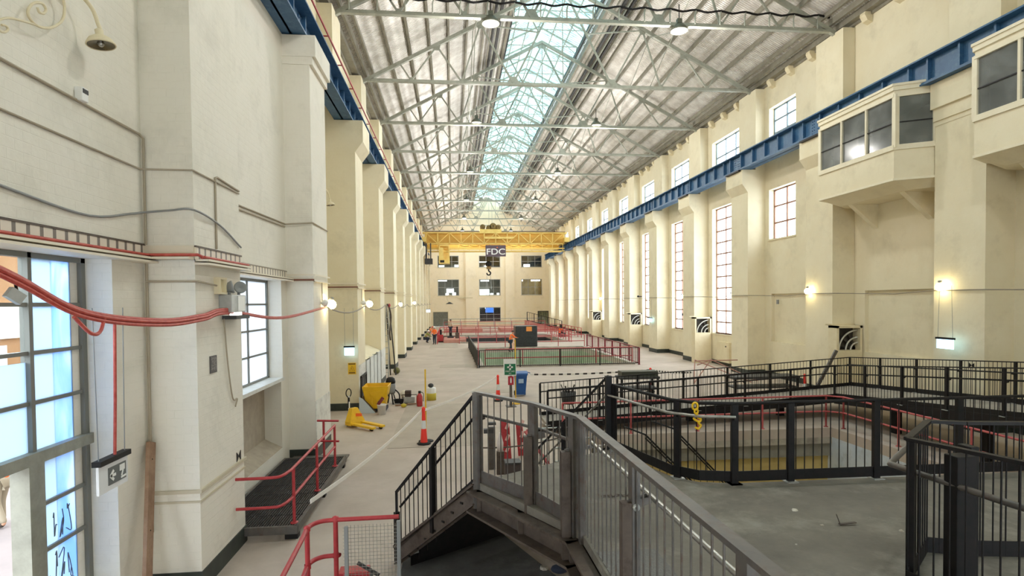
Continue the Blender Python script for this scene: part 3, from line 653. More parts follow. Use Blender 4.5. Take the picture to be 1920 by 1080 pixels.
for s_ in (0, 1):
    x = xa+.2 if s_ == 0 else xb-.2
    MB().box(x-.35, x+.35, YC-1.2, YC+5.6, 12.15, 12.75).build('end_carriage', CRY, cr_)
    for y in (YC-.6, YC+5): MB().lathe([(0, -.08), (.3, -.08), (.34, -.1), (.34, -.05), (.28, -.03), (.28, .08), (0, .08)], (x, y, 12.42), 20, Matrix.Rotation(PI/2, 3, 'Y')).build('crane_wheel', DGREY, cr_)
MB().bar((xa+.5, YC-1.0, 11.3), (xb-.5, YC-1.0, 11.3), .12, .14).bar((xa+.5, YC-1.0, 10.95), (xb-.5, YC-1.0, 10.95), .08, .1).bar((xa+.5, YC+1.6, 11.05), (xb-.5, YC+1.6, 11.05), .9, .06).build('footwalk', CRY, cr_)
for i in range(14): MB().bar((xa+.6+i*1.4, YC-1.0, 10.95), (xa+.6+i*1.4, YC-1.0, 11.95), .07, .07).build('footwalk_hanger', CRY, cr_)
m = MB()
for i in range(9): m.tube(sag((xa+5+i*1.3, YC-.9, 11.75), (xa+6.3+i*1.3, YC-.9, 11.75), .22, 6), .035, 5)
m.build('festoon_cable', mat('dark_amber_cable', S(120, 84, 40), .6), cr_)
MB().bar((xa+.3, YC-.4, 13.56), (xb-.3, YC-.4, 13.56), .1, .1).build('trolley_rail', mat('rust_brown', S(120, 84, 62), .7), cr_)
tb = MB().box(3.7, 6.6, YC-.6, YC+4.6, 13.5, 13.9).build('trolley_frame', CRY, cr_)
TRO = mat('oily_ochre', S(150, 124, 70), .6, var=S(96, 74, 44), vs=4)
for x, r in ((4.1, .36), (4.9, .3), (5.5, .46), (6.2, .34)): MB().lathe([(r*.2, -.5), (r, -.5), (r, -.38), (r*.75, -.36), (r*.75, .36), (r, .38), (r, .5), (r*.2, .5)], (x, YC+.2, 13.95+r*.8), 18, Matrix.Rotation(PI/2, 3, 'X')).build('hoist_drum', TRO, tb)
MB().box(3.8, 4.4, YC+.9, YC+1.8, 13.9, 14.5).build('hoist_motor', TRO, tb)
# cab and sign, hook
cab = MB().box(-1.75, -.35, YC-2.2, YC-.2, 9.25, 9.7).box(-1.75, -.35, YC-.3, YC-.2, 9.7, 11.6).box(-1.75, -1.62, YC-2.2, YC-.3, 9.7, 11.6).box(-1.75, -.35, YC-2.2, YC-.2, 11.5, 11.65).build('operator_cab', CRY, cr_)
MB().box(-1.62, -1.15, YC-2.22, YC-2.2, 9.75, 11.3).box(-.48, -.35, YC-2.2, YC-2.1, 9.7, 11.5).build('cab_frame', CRY, cab)
MB().box(-1.6, -1.05, YC-2.23, YC-2.2, 9.35, 9.65).build('cab_plate', BLACK, cab)
MB().box(-3.6, -2.6, YC-1.9, YC-.6, 9.2, 9.9).box(-3.5, -3.3, YC-1.8, YC-1.6, 9.9, 11.9).box(-2.9, -2.75, YC-1.8, YC-1.6, 9.9, 11.9).build('control_rack', DGREY, cr_)
hk = thing('crane_hook', 'black crane hook block hanging on ropes above the hall', 'crane hook', (4.95, YC+2, 8.0))
for x in (4.72, 4.88, 5.1, 5.26): MB().cyl((x, YC+2, 9.4), (x, YC+2, 13.5), .02, 5).build('rope', BLACK, hk)
MB().lathe([(0, -.3), (.36, -.3), (.42, -.2), (.42, .2), (.36, .3), (0, .3)], (4.98, YC+2, 9.4), 18, Matrix.Rotation(PI/2, 3, 'X')).build('sheave_block', BLACK, hk)
MB().box(4.7, 5.3, YC+1.7, YC+2.3, 8.7, 9.15).build('hook_body', mat('oily_ochre', S(150, 124, 70)), hk)
MB().tube(smooth([(5.0, YC+2, 8.75), (5.0, YC+2, 8.45), (5.25, YC+2, 8.2), (5.1, YC+2, 7.9), (4.8, YC+2, 7.95), (4.72, YC+2, 8.2)], 5), [.1]*4+[.1]*10+[.09]*11+[.04], 8).build('hook', BLACK, hk)
for x in (4.75, 5.25): MB().tube([(x-.05, YC+2, 8.2), (x+.1, YC+2.0, 5.9)], .03, 5).build('sling', LGREY, hk)
sg = thing('hanging_sign', 'dark purple sign with white letters FDC below the crane girder', 'sign', (5.75, YC-1.2, 10.3))
MB().box(4.4, 7.1, YC-1.24, YC-1.18, 10.2, 11.7).build('sign_board', mat('plum_sign', S(84, 66, 78), .5), sg)
text_mesh('FDC', 1.12, .01, 'lettering', WHITEP, sg, Matrix.Translation((5.75, YC-1.26, 10.8)) @ Matrix.Rotation(PI/2, 4, 'X') @ Matrix.Diagonal((1.2, 1, 1, 1)), .012)
MB().prism([(5.85, 11.34), (6.05, 11.34), (5.95, 11.5)], 'Y', YC-1.27, YC-1.25).build('orange_mark', ORANGE, sg)

# ------------------------------------------------------------------ pendant lamps
PEND = mat('lamp_diffuser', S(236, 236, 226), .4, emit=(1, .97, .9), es=.55)
PCAP = mat('green_grey_lamp_cap', S(108, 110, 96), .5, var=S(90, 92, 80), vs=8)
pl = thing('pendant_lamp', 'domed pendant lamp, first on the red pipe side', 'pendant lamp', (1.65, YT, 15.3), 'domed pendant lamps under the trusses')
MB().lathe([(.0, .38), (.06, .38), (.08, .3), (.2, .26), (.31, .14), (.36, .0), (.34, .0), (.29, .12), (.0, .2)], (1.65, YT, 15.3), 28).build('lamp_shade', PCAP, pl)
MB().lathe([(0, .0), (.2, -.02), (.345, .02)], (1.65, YT, 15.3), 28).build('diffuser', PEND, pl)
MB().cyl((1.65, YT, 15.66), (1.65, YT, 16.4), .02, 6).build('stem', BLACK, pl)
MB().box(1.55, 1.75, YT-.09, YT+.09, 15.62, 15.8).build('ballast_box', PCAP, pl)
pend = [(1.65, YT)]
for i in range(6):  # last pair, near the end wall, is added to brighten that wall
    for x, s_ in ((1.65, 'red pipe side'), (9.5, 'tall window side')):
        if i == 0 and x < 5: continue
        dz = 0 if i == 0 else .33
        copy_tree(pl, (x-1.65, 14*i, dz), f'domed pendant lamp, {ORD[i]} on the {s_}'); pend.append((x, YT+14*i))
for x, s_ in ((1.65, 'red pipe side'), (9.5, 'tall window side')): copy_tree(pl, (x-1.65, -14, .33), f'added domed pendant lamp over the deck, {s_}'); pend.append((x, YT-14))  # extra pair out of view, added to light the near bay
# cable on hoops along the nearest truss
cb = thing('festoon_cable', 'black cable draped on small hoops above the nearest bottom chord', 'cable', (RIDGE, YT, ZB))
pts = []; hoop = None
for i in range(19):
    x = -3.9+i*1.08; z = ZB+.62
    pts += [(x, YT-.12, z), (x+.54, YT-.12, z-.09)]
    if hoop is None: hoop = MB().tube([(x, YT-.12, ZB+.05), (x, YT-.12, ZB+.42), (x+.06, YT-.12, ZB+.66)], .03, 6).build('hoop', TRUSS, cb); hx = x
    else: put(hoop, cb, (x-hx, 0, 0))
MB().tube(smooth(pts, 3), .045, 6).build('cable_run', BLACK, cb)

# ------------------------------------------------------------------ bay windows on the right
STONE = mat('pale_bay_surround', S(232, 224, 200), .55, var=S(224, 214, 188), vs=3)
DGLASS = mat('dusty_dark_glass', S(96, 100, 100), .12, .0, var=S(150, 154, 152), vs=1.1)
def dusty(m):
    N = m.node_tree.nodes; L = m.node_tree.links; b = N['Principled BSDF']; b.inputs['Specular IOR Level'].default_value = .9
    tp = N.new('ShaderNodeBsdfTransparent'); tp.inputs[0].default_value = (.9, .93, .95, 1); mx = N.new('ShaderNodeMixShader'); mx.inputs[0].default_value = .42
    L.new(b.outputs[0], mx.inputs[1]); L.new(tp.outputs[0], mx.inputs[2]); L.new(mx.outputs[0], N['Material Output'].inputs[0])
dusty(DGLASS)
def bay(y0, y1, label):
    """cabin window hung on the wall between two pilasters, canted at both ends"""
    xf = 14.92; c = .55; b = thing('bay_window', label, 'bay window', (16, (y0+y1)/2, 7.9))
    def outline(o=0.): return [(WX, y0-o), (XR, y0-o), (xf-o, y0+c-o*.4), (xf-o, y1-c+o*.4), (XR, y1+o), (WX, y1+o)]
    MB().prism(outline(), 'Z', 8.15, 9.15).build('apron', CREAM, b)
    m = MB(); lo = [(WX, y0+.3), (XR+.3, y0+.3), (xf+.75, y0+c+.25), (xf+.75, y1-c-.25), (XR+.3, y1-.3), (WX, y1-.3)]; up = outline(.03)
    m._add([(x, y, 8.15) for x, y in up]+[(x, y, 7.85) for x, y in lo], [tuple(range(5, -1, -1)), tuple(range(6, 12))]+[(i, (i+1) % 6, (i+1) % 6+6, i+6) for i in range(6)])
    m.build('soffit', CREAM, b)
    MB().prism(outline(.04), 'Z', 8.1, 8.18).build('base_lip', STONE, b)
    MB().prism(outline(.05), 'Z', 9.13, 9.22).build('sill_moulding', STONE, b)
    MB().prism(outline(.0), 'Z', 10.98, 11.12).prism(outline(.06), 'Z', 11.12, 11.26).prism(outline(.1), 'Z', 11.26, 11.34).build('cornice', STONE, b)
    P = [Vector((x, y, 0)) for x, y in outline()]
    for i, q in enumerate(P[1:5]):
        w = .16 if i in (1, 2) else .12
        MB().box(q.x-.02, q.x+w*.8, q.y-w/2, q.y+w/2, 9.2, 11.0).build('corner_post', STONE, b)
    for i in (1, 2, 3):
        p, q = P[i], P[i+1]; d = q-p; n = 3 if i == 2 else 1
        MB().bar((p.x, p.y, 9.25), (q.x, q.y, 9.25), .08, .1).bar((p.x, p.y, 10.95), (q.x, q.y, 10.95), .08, .1).build('window_frame', STONE, b)
        MB().bar((p.x+.05, p.y, 10.1), (q.x+.05, q.y, 10.1), .03, 1.7).build('glass_pane', DGLASS, b)
        for j in range(1, n): r = p+d*j/n; MB().box(r.x-.03, r.x+.05, r.y-.04, r.y+.04, 9.25, 10.95).build('mullion', STONE, b)
        MB().bar((p.x+.02, p.y, 10.05), (q.x+.02, q.y, 10.05), .03, .035).build('glazing_bar', BLACK, b)
    MB().box(WX-.02, WX, y0+.2, y1-.2, 9.2, 11.0).build('back_wall', mat('cabin_back', S(120, 118, 108), .8), b)
    for yy in (y0+1.2, y1-1.2): MB().prism([(WX, 6.9), (WX, 7.9), (XR-.2, 7.9)], 'Y', yy-.12, yy+.12).build('bracket', CREAM, b)
    return b
bay(17.68, 22.75, 'bay window cabin with canted end, beside the small six pane window')
bay(10.7, 15.75, 'bay window cabin cut by the edge of the view')

# ducts with round fans at the pilaster feet
FANM = mat('fan_ring_grey', S(206, 206, 200), .4, .3); FAND = mat('fan_dark', S(70, 66, 60), .7, var=S(46, 42, 40), vs=5)
def duct(k, lab):
    y = YR(k); d = thing('fan_duct', f'cream fan duct with round fan, {lab}', 'fan duct', (16.3, y, 0), 'fan ducts at the pilaster feet')
    dep = .55
    m = MB().box(15.72, 16.85, y-dep, y, 0, 1.98).box(15.72, 15.82, y-dep, y, 1.98, 3.0).box(16.75, 16.85, y-dep, y, 1.98, 3.0).box(15.72, 16.85, y-dep, y, 2.9, 3.0)
    m.build('duct_casing', TRIMC, d); MB().box(15.82, 16.75, y-.1, y-.03, 1.98, 2.9).build('duct_back', FAND, d)
    for r in (.82, .52, .3):
        pts = [(16.75-r*math.cos(a), y-.38, 1.98+r*math.sin(a)) for a in [i*PI/2/10 for i in range(11)]]
        MB().tube(pts, .035, 6).build('fan_ring', FANM, d)
    for a in (.3, .75, 1.2): MB().bar((16.72, y-.25, 2.0), (16.75-.8*math.cos(a), y-.25, 1.98+.8*math.sin(a)), .1, .02, (0, 1, 0)).build('fan_blade', FAND, d)
    MB().box(15.55, 17, y-.05, y+.02, 3.0, 3.06).build('ledge', TRIMC, d)
for k, l in ((3, 'below the first bay window'), (5, 'nearest of those between tall windows'), (7, 'second of those between tall windows'), (9, 'third of those between tall windows')): duct(k, l)

# radiator cabinet and fittings on the right wall
t = thing('wall_cabinet', 'shallow cream cabinet with scratched front below a tall window', 'cabinet', (16.75, 34.3, 0))
MB().box(16.62, 16.88, 33.4, 35.0, .25, 1.5).build('cabinet_body', TRIMC, t); MB().box(16.6, 16.63, 33.5, 34.0, .4, 1.4).build('cabinet_door', TRIMC, t)
MB().ball((16.6, 33.75, 1.25), .05).build('knob', RUST, t)
t = thing('pipe_valve', 'dark pipe stub with hanging ring high on the wall', 'valve', (16.8, 17.9, 7.1))
p = at(1787, 390, X=16.7)
MB().cyl((16.9, p.y-.35, p.z+.1), (16.5, p.y-.1, p.z+.02), .06, 8).build('pipe_stub', RUST, t); MB().tube([(16.55+.0, p.y+.05+.16*math.cos(a), p.z-.12+.16*math.sin(a)) for a in [i*2*PI/16 for i in range(16)]], .025, 6, True).build('ring', RUST, t)
for i, (px, py, w, h) in enumerate(((1523, 367, .18, .5), (1552, 546, .2, .22), (1459, 566, .16, .24), (1880, 748, .26, .3))):
    q = at(px, py, X=WX); tag(MB().box(WX-.06, WX+.01, q.y-w/2, q.y+w/2, q.z-h/2, q.z+h/2).build('wall_vent', (DGREY, LGREY, GREYP, BLACK)[i], bevel=.01), ('tall dark slot vent beside the six pane window', 'pale switch box above the festoon cable by the first fan duct', 'small grey box inside the first recessed panel', 'black opening low on the wall behind the ramp railings')[i], 'wall vent')
for i, (px, py) in enumerate(((1822, 685),)):
    q = at(px, py, X=XR)
    m = MB().prism([(q.y-.09, q.z-.08), (q.y, q.z-.0), (q.y-.09, q.z+.08)], 'X', XR-.012, XR-.002).prism([(q.y+.09, q.z-.08), (q.y+.09, q.z+.08), (q.y, q.z)], 'X', XR-.012, XR-.002); tag(m.build('survey_mark', BLACK), 'black bow tie survey mark on the pilaster behind the deck rail', 'survey mark')
q = at(447, 855, X=XL)
m = MB().prism([(q.y-.09, q.z-.08), (q.y, q.z-.0), (q.y-.09, q.z+.08)], 'X', XL+.002, XL+.012).prism([(q.y+.09, q.z-.08), (q.y+.09, q.z+.08), (q.y, q.z)], 'X', XL+.002, XL+.012); tag(m.build('survey_mark', BLACK), 'black bow tie survey mark low on the nearest pilaster', 'survey mark')
t = thing('steel_prop', 'long dark steel strut leaning on the wall by the first fan duct', 'prop', (15.0, 21.3, 0))
MB().bar((14.55, 22.2, 0.02), (15.6, 22.1, 2.0), .09, .12).build('strut_bar', GREYST, t)
# bulkhead wall lamps on right (brackets)
for i, (px, py) in enumerate(((1288, 590), (1218, 556))):
    q = at(px, py, X=16.6); t = thing('wall_bracket', ('black tap bracket on the wall right of a narrow tall window', 'dark bracket on the pilaster near the second fan duct')[i], 'bracket', tuple(q))
    MB().cyl((XR+.02 if i else 16.88, q.y, q.z), (15.6 if i else 16.3, q.y, q.z), .04, 6).build('arm', BLACK, t); MB().ball((15.6 if i else 16.3, q.y, q.z+.02), .09).build('head', BLACK, t)
    MB().cyl((16.86, q.y-.1, q.z), (16.86, q.y-.1, q.z-1.4), .015, 5).build('drop_cable', BLACK, t)

# ------------------------------------------------------------------ festoon lights
BULB = mat('festoon_bulb', (1, .95, .7), emit=(1, .82, .42), es=40)
FC = mat('pale_festoon_cable', S(150, 140, 126), .7)
def bulb(p, lab, toward=1):
    t = thing('festoon_lamp', lab, 'festoon lamp', p, 'warm festoon lamps along both walls')
    MB().ball(p, .13, 12).build('bulb', BULB, t); MB().lathe([(0, .0), (.05, .0), (.06, .12), (0, .14)], (p[0], p[1], p[2]+.08), 10).build('lamp_holder', GREYP, t)  # ball oversized, the glow around the bulb is put into its shape
    MB().tube([(p[0], p[1], p[2]+.2), (p[0]-.12*toward, p[1]+.05, p[2]+.12), (p[0]-.2*toward, p[1]+.05, p[2]-.05)], .012, 5).build('lead', FC, t)
for i, (px, py) in enumerate(((622, 571), (693, 570), (751, 571), (777, 568))):
    q = at(px, py, X=-3.45); bulb(tuple(q), f'warm festoon lamp on the red pipe side, {ORD[i]} from the camera')
for i, (px, py) in enumerate(((1762, 538), (1514, 546), (1370, 555), (1278, 556), (1126, 560))):
    q = at(px, py, X=15.75 if i in (0, 1) else 16.6); bulb(tuple(q), f'warm festoon lamp on the tall window side, {ORD[i]} from the camera', -1)
# festoon cables
t = thing('festoon_cable', 'thin pale cable looping along the tall window wall', 'cable', (15.8, 30, 4.3))
pts = [Vector((15.8, 8, 4.6))]
for k in range(1, 13):
    y = YR(k); pts += [Vector((15.85, y, 4.35)), Vector((15.85, y+1.85, 4.36)), Vector((16.6, y+4.4, 4.28))]
MB().tube(pts, .018, 5).build('cable_run', FC, t)
t = thing('festoon_cable', 'pale cable looping from pilaster to pilaster on the red pipe side', 'cable', (-3.5, 30, 4.0))
pts = []
for k in range(2, 13): pts += sag((-3.5, YL(k)+.9, 4.03), (-3.5, YL(k+1)+.9, 4.03), .22, 8)
MB().tube(pts, .025, 5).build('cable_run', FC, t)

# ------------------------------------------------------------------ left wall fixtures
def tray(x, y0, y1, z, lab, cable=True):
    t = thing('cable_tray', lab, 'cable tray', (x, y0, z)); 
    MB().box(x, x+.2, y0, y1, z, z+.03).box(x, x+.015, y0, y1, z, z+.2).box(x+.0, x+.2, y0, y1, z-.05, z-.02).build('tray_channel', mat('cream_tray', S(224, 214, 194), .5), t)
    MB().box(x+.015, x+.022, y0+.02, y1-.02, z+.03, z+.2).build('slotted_strip', banded('tray_slots', S(222, 212, 196), S(120, 112, 104), 1.6), t)
    MB().box(x, x+.03, y0, y1, z+.2, z+.225).build('tray_edge', RUST if cable else FC, t)
    if cable: MB().tube([(x+.1, y0, z+.05), (x+.1, y1, z+.05)], .022, 6).tube([(x+.14, y0, z+.06), (x+.14, y1, z+.06)], .018, 6).build('red_cable', REDC, t)
    return t
tray(-4.33, -1, 8.63, 4.76, 'perforated cable tray with red cables above the blue film window')
t = tray(XL, 8.62, 10.4, 4.74, 'short perforated cable tray across the face of the nearest pilaster')
MB().box(-4.33, XL, 8.42, 8.62, 4.76, 4.79).box(-4.33, XL, 8.6, 8.62, 4.76, 4.96).build('tray_corner', mat('cream_tray', S(224, 214, 194)), t)
MB().tube([(-4.33, 8.5, 4.82), (XL+.1, 8.5, 4.82), (XL+.1, 8.7, 4.8)], .022, 6).build('red_cable', REDC, t)
t = tray(-4.33, 10.4, 15.6, 4.76, 'pale cable tray above the white glazed window', False)
for k in range(2, 12):
    y = YL(k); t = thing('cable_tray', f'narrow cable tray wrapped around the {ORD[k]} pilaster', 'cable tray', (XL, y, 4.72))
    MB().box(-4.9, XL+.05, y-.05, y, 4.7, 4.72).box(XL, XL+.06, y-.05, y+1.8, 4.7, 4.72).box(-4.9, XL+.05, y-.05, y-.04, 4.86, 4.9).box(XL+.05, XL+.06, y-.05, y+1.8, 4.86, 4.9).build('tray_channel', mat('cream_tray', S(224, 214, 194)), t)
    if k < 6: MB().tube([(-4.9, y-.03, 4.75), (XL+.03, y-.03, 4.75)], .025, 5).build('red_cable', mat('brown_red_cable', S(130, 84, 66), .7), t)
    if k in (2, 3): 
        MB().tube([(XL+.03, y+.85, 4.7), (XL+.03, y+.85, 4.2)], .015, 5).build('conduit', FC, t); MB().ball((XL+.1, y+.85, 4.14), .1, 12).build('round_lamp', WHITEP, t)
# conduits: a horizontal line and a dropper on the brick wall
CND = mat('cream_conduit', S(168, 156, 136), .6)
t = thing('wall_conduit', 'grey conduit rising across the near brick wall and down the pilaster corner', 'conduit', (-4.3, 7, 6.3))
MB().tube([(-4.31, 4, 6.52), (-4.31, 8.55, 6.5), (-4.28, 8.6, 6.45), (-4.28, 8.6, 4.97)], .018, 6).build('conduit_run', CND, t)
MB().tube([(-4.28, 8.6, 4.75), (-4.28, 8.58, .9)], .02, 6).build('conduit_run', CND, t)
t = thing('wall_conduit', 'lower conduit across the near brick wall around the nearest pilaster', 'conduit', (-4.3, 7, 6.0))
MB().tube([(-4.315, 4, 6.03), (-4.315, 8.58, 6.02), (-3.64, 8.6, 6.02), (-3.63, 8.62, 6.02), (-3.63, 10.36, 6.02)], .014, 6).build('conduit_run', CND, t)
t = thing('wall_conduit', 'short conduit with elbow on the face of the nearest pilaster', 'conduit', (-3.63, 9.4, 5))
MB().tube([(-3.63, 9.37, 4.98), (-3.63, 9.37, 6.08), (-3.63, 9.45, 6.1), (-3.63, 10.36, 6.06)], .018, 6).build('conduit_run', CND, t)
t = thing('wall_cable', 'slack grey cables sagging along the near brick wall under the conduits', 'cable', (-4.3, 7, 5.3))
MB().tube(smooth([(-4.31, 4, 5.5), (-4.31, 6.1, 5.28), (-4.31, 7.4, 5.2), (-4.31, 8.3, 5.36), (-4.27, 8.57, 5.42), (-3.95, 8.58, 5.45), (-3.62, 8.58, 5.46), (-3.62, 9.5, 5.36), (-3.62, 10.38, 5.1)], 5), .016, 5).build('cable_run', GREYP, t)
t = thing('wall_conduit', 'pair of conduits running along the brick wall above the white glazed window', 'conduit', (-4.3, 13, 6))
MB().tube([(-4.31, 10.4, 6.1), (-4.31, 15.58, 6.2), (-3.63, 15.6, 6.24), (-3.63, 17.4, 6.24)], .02, 6).build('conduit_run', CND, t); MB().tube([(-4.31, 10.4, 6.02), (-4.31, 15.5, 6.12)], .02, 6).build('conduit_run', CND, t)
# bracket lamps with a scroll
O_ = at(100, 40, X=-4.24)
def wp(px, py):
    q = at(px, py, X=-4.24); return (q.y-O_.y, q.z-O_.z)
SCR1 = [wp(*p) for p in ((70, 14), (74, 23), (82, 25), (86, 17), (78, 6), (63, 6), (53, 18), (54, 31), (63, 43), (77, 51), (95, 52), (110, 45), (118, 35), (121, 20), (120, 5), (112, -14), (90, -20))]
SCR2 = [wp(*p) for p in ((3, 47), (10, 48), (15, 54), (10, 60), (0, 58), (-8, 48), (-2, 38), (12, 34), (25, 35), (45, 40), (62, 45), (77, 51))]
ARM = [wp(*p) for p in ((90, -22), (118, -28), (138, -14), (152, 4), (160, 22), (164, 44), (165, 56))]
def scroll_lamp(y, z, s, lab):
    t = thing('bracket_lamp', lab, 'wall lamp', (-4.33, y, z), 'scrolled bracket lamps'); x = -4.24
    P = lambda q, dx=0.: (x+dx, y+q[0]*s, z+q[1]*s)
    MB().tube(smooth([P(q) for q in SCR1], 5), .014*s, 6).tube(smooth([P(q) for q in SCR2], 5), .012*s, 6).build('scroll', TRIMC, t)
    n = len(ARM)
    MB().tube(smooth([P(q, .14*i/(n-1)) for i, q in enumerate(ARM)], 6), .022*s, 8).cyl((-4.33, *P(SCR1[-1])[1:]), P(SCR1[-1]), .02*s, 8).build('arm', TRIMC, t)
    e = P(ARM[-1], .14); h = (e[0], e[1], e[2]-.17*s); R_ = Matrix.Rotation(-.12, 3, 'Y')
    MB().lathe([(.02*s, .19*s), (.045*s, .17*s), (.04*s, .11*s), (.07*s, .1*s), (.12*s, .065*s), (.15*s, .015*s), (.155*s, 0), (.147*s, -.01*s), (.11*s, .025*s), (0, .05*s)], h, 24, R_).build('lamp_shade', TRIMC, t)
    MB().lathe([(0, .02*s), (.142*s, -.004)], h, 24, R_).build('reflector', mat('brown_reflector', S(92, 74, 30), .25, .5, var=S(54, 44, 20), vs=12), t); MB().ball((h[0], h[1], h[2]+.01), .035*s).build('bulb', GALV, t)
scroll_lamp(O_.y, O_.z, 1.0, 'cream scrolled bracket lamp on the near brick wall above the conduits')
scroll_lamp(19.6, 7.45, 1.0, 'cream scrolled bracket lamp in the recess past the second pilaster')
# small fittings
q = at(150, 176, X=-4.3); t = thing('wall_sensor', 'tiny sensor box with dark grille above the conduits', 'sensor', tuple(q))
MB().box(-4.33, -4.24, q.y-.06, q.y+.06, q.z-.09, q.z+.07).build('sensor_body', WHITEP, t, bevel=.01); MB().box(-4.245, -4.235, q.y-.05, q.y+.05, q.z-.0, q.z+.05).build('sensor_grille', DGREY, t)
q = at(408, 536, X=XL); t = thing('wall_box', 'open fronted cream junction box above the emergency light', 'junction box', tuple(q))
MB().box(XL, XL+.09, q.y-.14, q.y+.14, q.z-.13, q.z-.1).box(XL, XL+.09, q.y-.14, q.y+.14, q.z+.1, q.z+.13).box(XL, XL+.09, q.y-.14, q.y-.11, q.z-.1, q.z+.1).box(XL, XL+.09, q.y+.11, q.y+.14, q.z-.1, q.z+.1).box(XL, XL+.02, q.y-.11, q.y+.11, q.z-.1, q.z+.1).build('box_body', TRIMC, t)
MB().tube([(-4.28, 8.58, q.z+.04), (XL+.02, 8.6, q.z+.04), (XL+.04, 8.64, q.z+.04), (XL+.04, q.y-.14, q.z)], .015, 5).build('conduit', CND, t)
q = at(432, 568, X=-3.55); t = thing('emergency_light', 'grey twin headed emergency light on the nearest pilaster', 'emergency light', tuple(q))
MB().box(XL+.0, XL+.2, q.y-.22, q.y+.4, q.z-.15, q.z+.13).build('battery_box', LGREY, t, bevel=.01); MB().box(XL+.2, XL+.21, q.y+.02, q.y+.32, q.z-.13, q.z+.11).build('front_panel', WHITEP, t)
for i, (dy, rot) in enumerate(((-.05, .3), (.36, -1.0))):
    M = Matrix.Rotation(rot, 3, 'Z') @ Matrix.Rotation(PI/2*.85, 3, 'Y')
    MB().lathe([(.0, -.07), (.06, -.07), (.1, .02), (.1, .04), (.085, .04), (.0, .0)], (XL+.12, q.y+dy, q.z+.25), 18, M).build('spot_head', GREYP, t); MB().cyl((XL+.1, q.y+dy, q.z+.12), (XL+.1, q.y+dy, q.z+.2), .025, 8).build('spot_neck', GREYP, t)
MB().box(XL, XL+.22, q.y-.1, q.y+.5, q.z-.26, q.z-.2).build('shelf_bracket', DGREY, t); MB().box(XL+.08, XL+.2, q.y+.0, q.y+.2, q.z-.2, q.z-.15).build('glowing_base', mat('soft_white_glow', (1, 1, 1), emit=(1, .98, .9), es=3), t)
MB().tube(smooth([(XL+.03, q.y-.1, q.z-.25), (XL+.03, q.y+.0, q.z-.9), (XL+.03, q.y+.18, q.z-1.55), (XL+.03, q.y+.38, q.z-1.6), (XL+.03, q.y+.3, q.z-1.72)], 5), .012, 5).build('hanging_lead', CND, t)
q = at(399, 683, X=XL); t = thing('wall_plaque', 'small dark lettered plaque on the nearest pilaster', 'plaque', tuple(q))
MB().box(XL, XL+.015, q.y-.12, q.y+.12, q.z-.13, q.z+.13).build('plate', mat('dark_plaque', S(84, 80, 80), .5), t)
MB().box(XL+.015, XL+.018, q.y-.1, q.y+.1, q.z-.1, q.z+.11).build('engraved_text', banded('plaque_letters', S(78, 74, 74), S(150, 146, 142), 16, brick=True), t)
# hanging exit sign
def exit_sign(p, along, w, h, lab, lit, chain, cable=None):
    """p: middle of the plate; along: unit vector along the plate"""
    t = thing('exit_sign', lab, 'exit sign', tuple(p)); a = Vector(along); u = Vector((0, 0, 1)); nrm = a.cross(u)
    P = lambda s, z, d=0: Vector(p)+a*s+u*z+nrm*d
    MB().bar(P(-w/2-.02, h/2+.03), P(w/2+.02, h/2+.03), .1, .06).build('top_bar', BLACK, t)
    MB().bar(P(-w/2, 0), P(w/2, 0), .03, h).build('acrylic_plate', mat('lit_acrylic', S(220, 240, 250), .3, emit=S(170, 226, 255), es=2.6) if lit else mat('clear_acrylic', S(220, 222, 224), .15), t)
    if not lit:
        GP = mat('grey_pictogram', S(96, 100, 100), .5)
        MB().bar(P(-w*.2, -.0, .018), P(w*.42, -.0, .018), .006, h*.62).build('pictogram_panel', GP, t)
        m = MB(); WQ = lambda s, z: P(s, z, .024)
        m.bar(WQ(-w*.13, 0), WQ(.04*w, 0), .004, h*.1).bar(WQ(-w*.15, 0), WQ(-w*.03, h*.17), .004, h*.1).bar(WQ(-w*.15, 0), WQ(-w*.03, -h*.17), .004, h*.1)
        m.bar(WQ(w*.18, h*.14), WQ(w*.36, h*.14), .004, h*.22).bar(WQ(w*.24, -h*.16), WQ(w*.3, h*.04), .004, h*.08).bar(WQ(w*.22, -h*.22), WQ(w*.4, -h*.2), .004, h*.07)
        m.build('running_figure_and_arrow', WHITEP, t)
    for s in (-w*.45, w*.45): MB().cyl(P(s, h/2+.05), P(s*chain[1], h/2+chain[0]), .006, 5).build('chain', GREYP, t)
    if cable: MB().tube(cable, .018, 6).build('red_lead', REDC, t)
    return t
exit_sign((-4.02, 7.2, 2.13), (0, 1, 0), .58, .33, 'unlit exit sign with grey arrow hanging near the blue film window', False, (1.8, 1.15), [(-4.0, 7.22, 2.36), (-3.98, 7.22, 3.0), (-3.95, 7.2, 3.98)])
q = at(1772, 645, X=15.55); exit_sign(q, (0, 1, 0), .62, .3, 'glowing exit sign hanging before the pilaster behind the deck rails', True, (1.7, .8))
q = at(1218, 600, X=15.7); exit_sign(q, (0, 1, 0), 1.0, .3, 'small glowing exit sign between two narrow tall windows', True, (1.5, 1))
q = at(655, 659, Y=22.4); exit_sign(q, (1, 0, 0), .36, .3, 'glowing exit sign hung on two long leads before the second pilaster', True, (1.5, 1))
q = at(803, 583, X=-3.2); exit_sign(q, (1, 0, 0), .5, .35, 'glowing exit sign at the far end above the workers', True, (1.0, 1))
q = at(660, 691, Y=22.6); t = thing('warning_sign', 'yellow warning sign with triangle on the pilaster above the pallet jack', 'warning sign', tuple(q))
MB().box(q.x-.15, q.x+.15, q.y, q.y+.02, q.z-.22, q.z+.22).build('sign_plate', YEL, t)
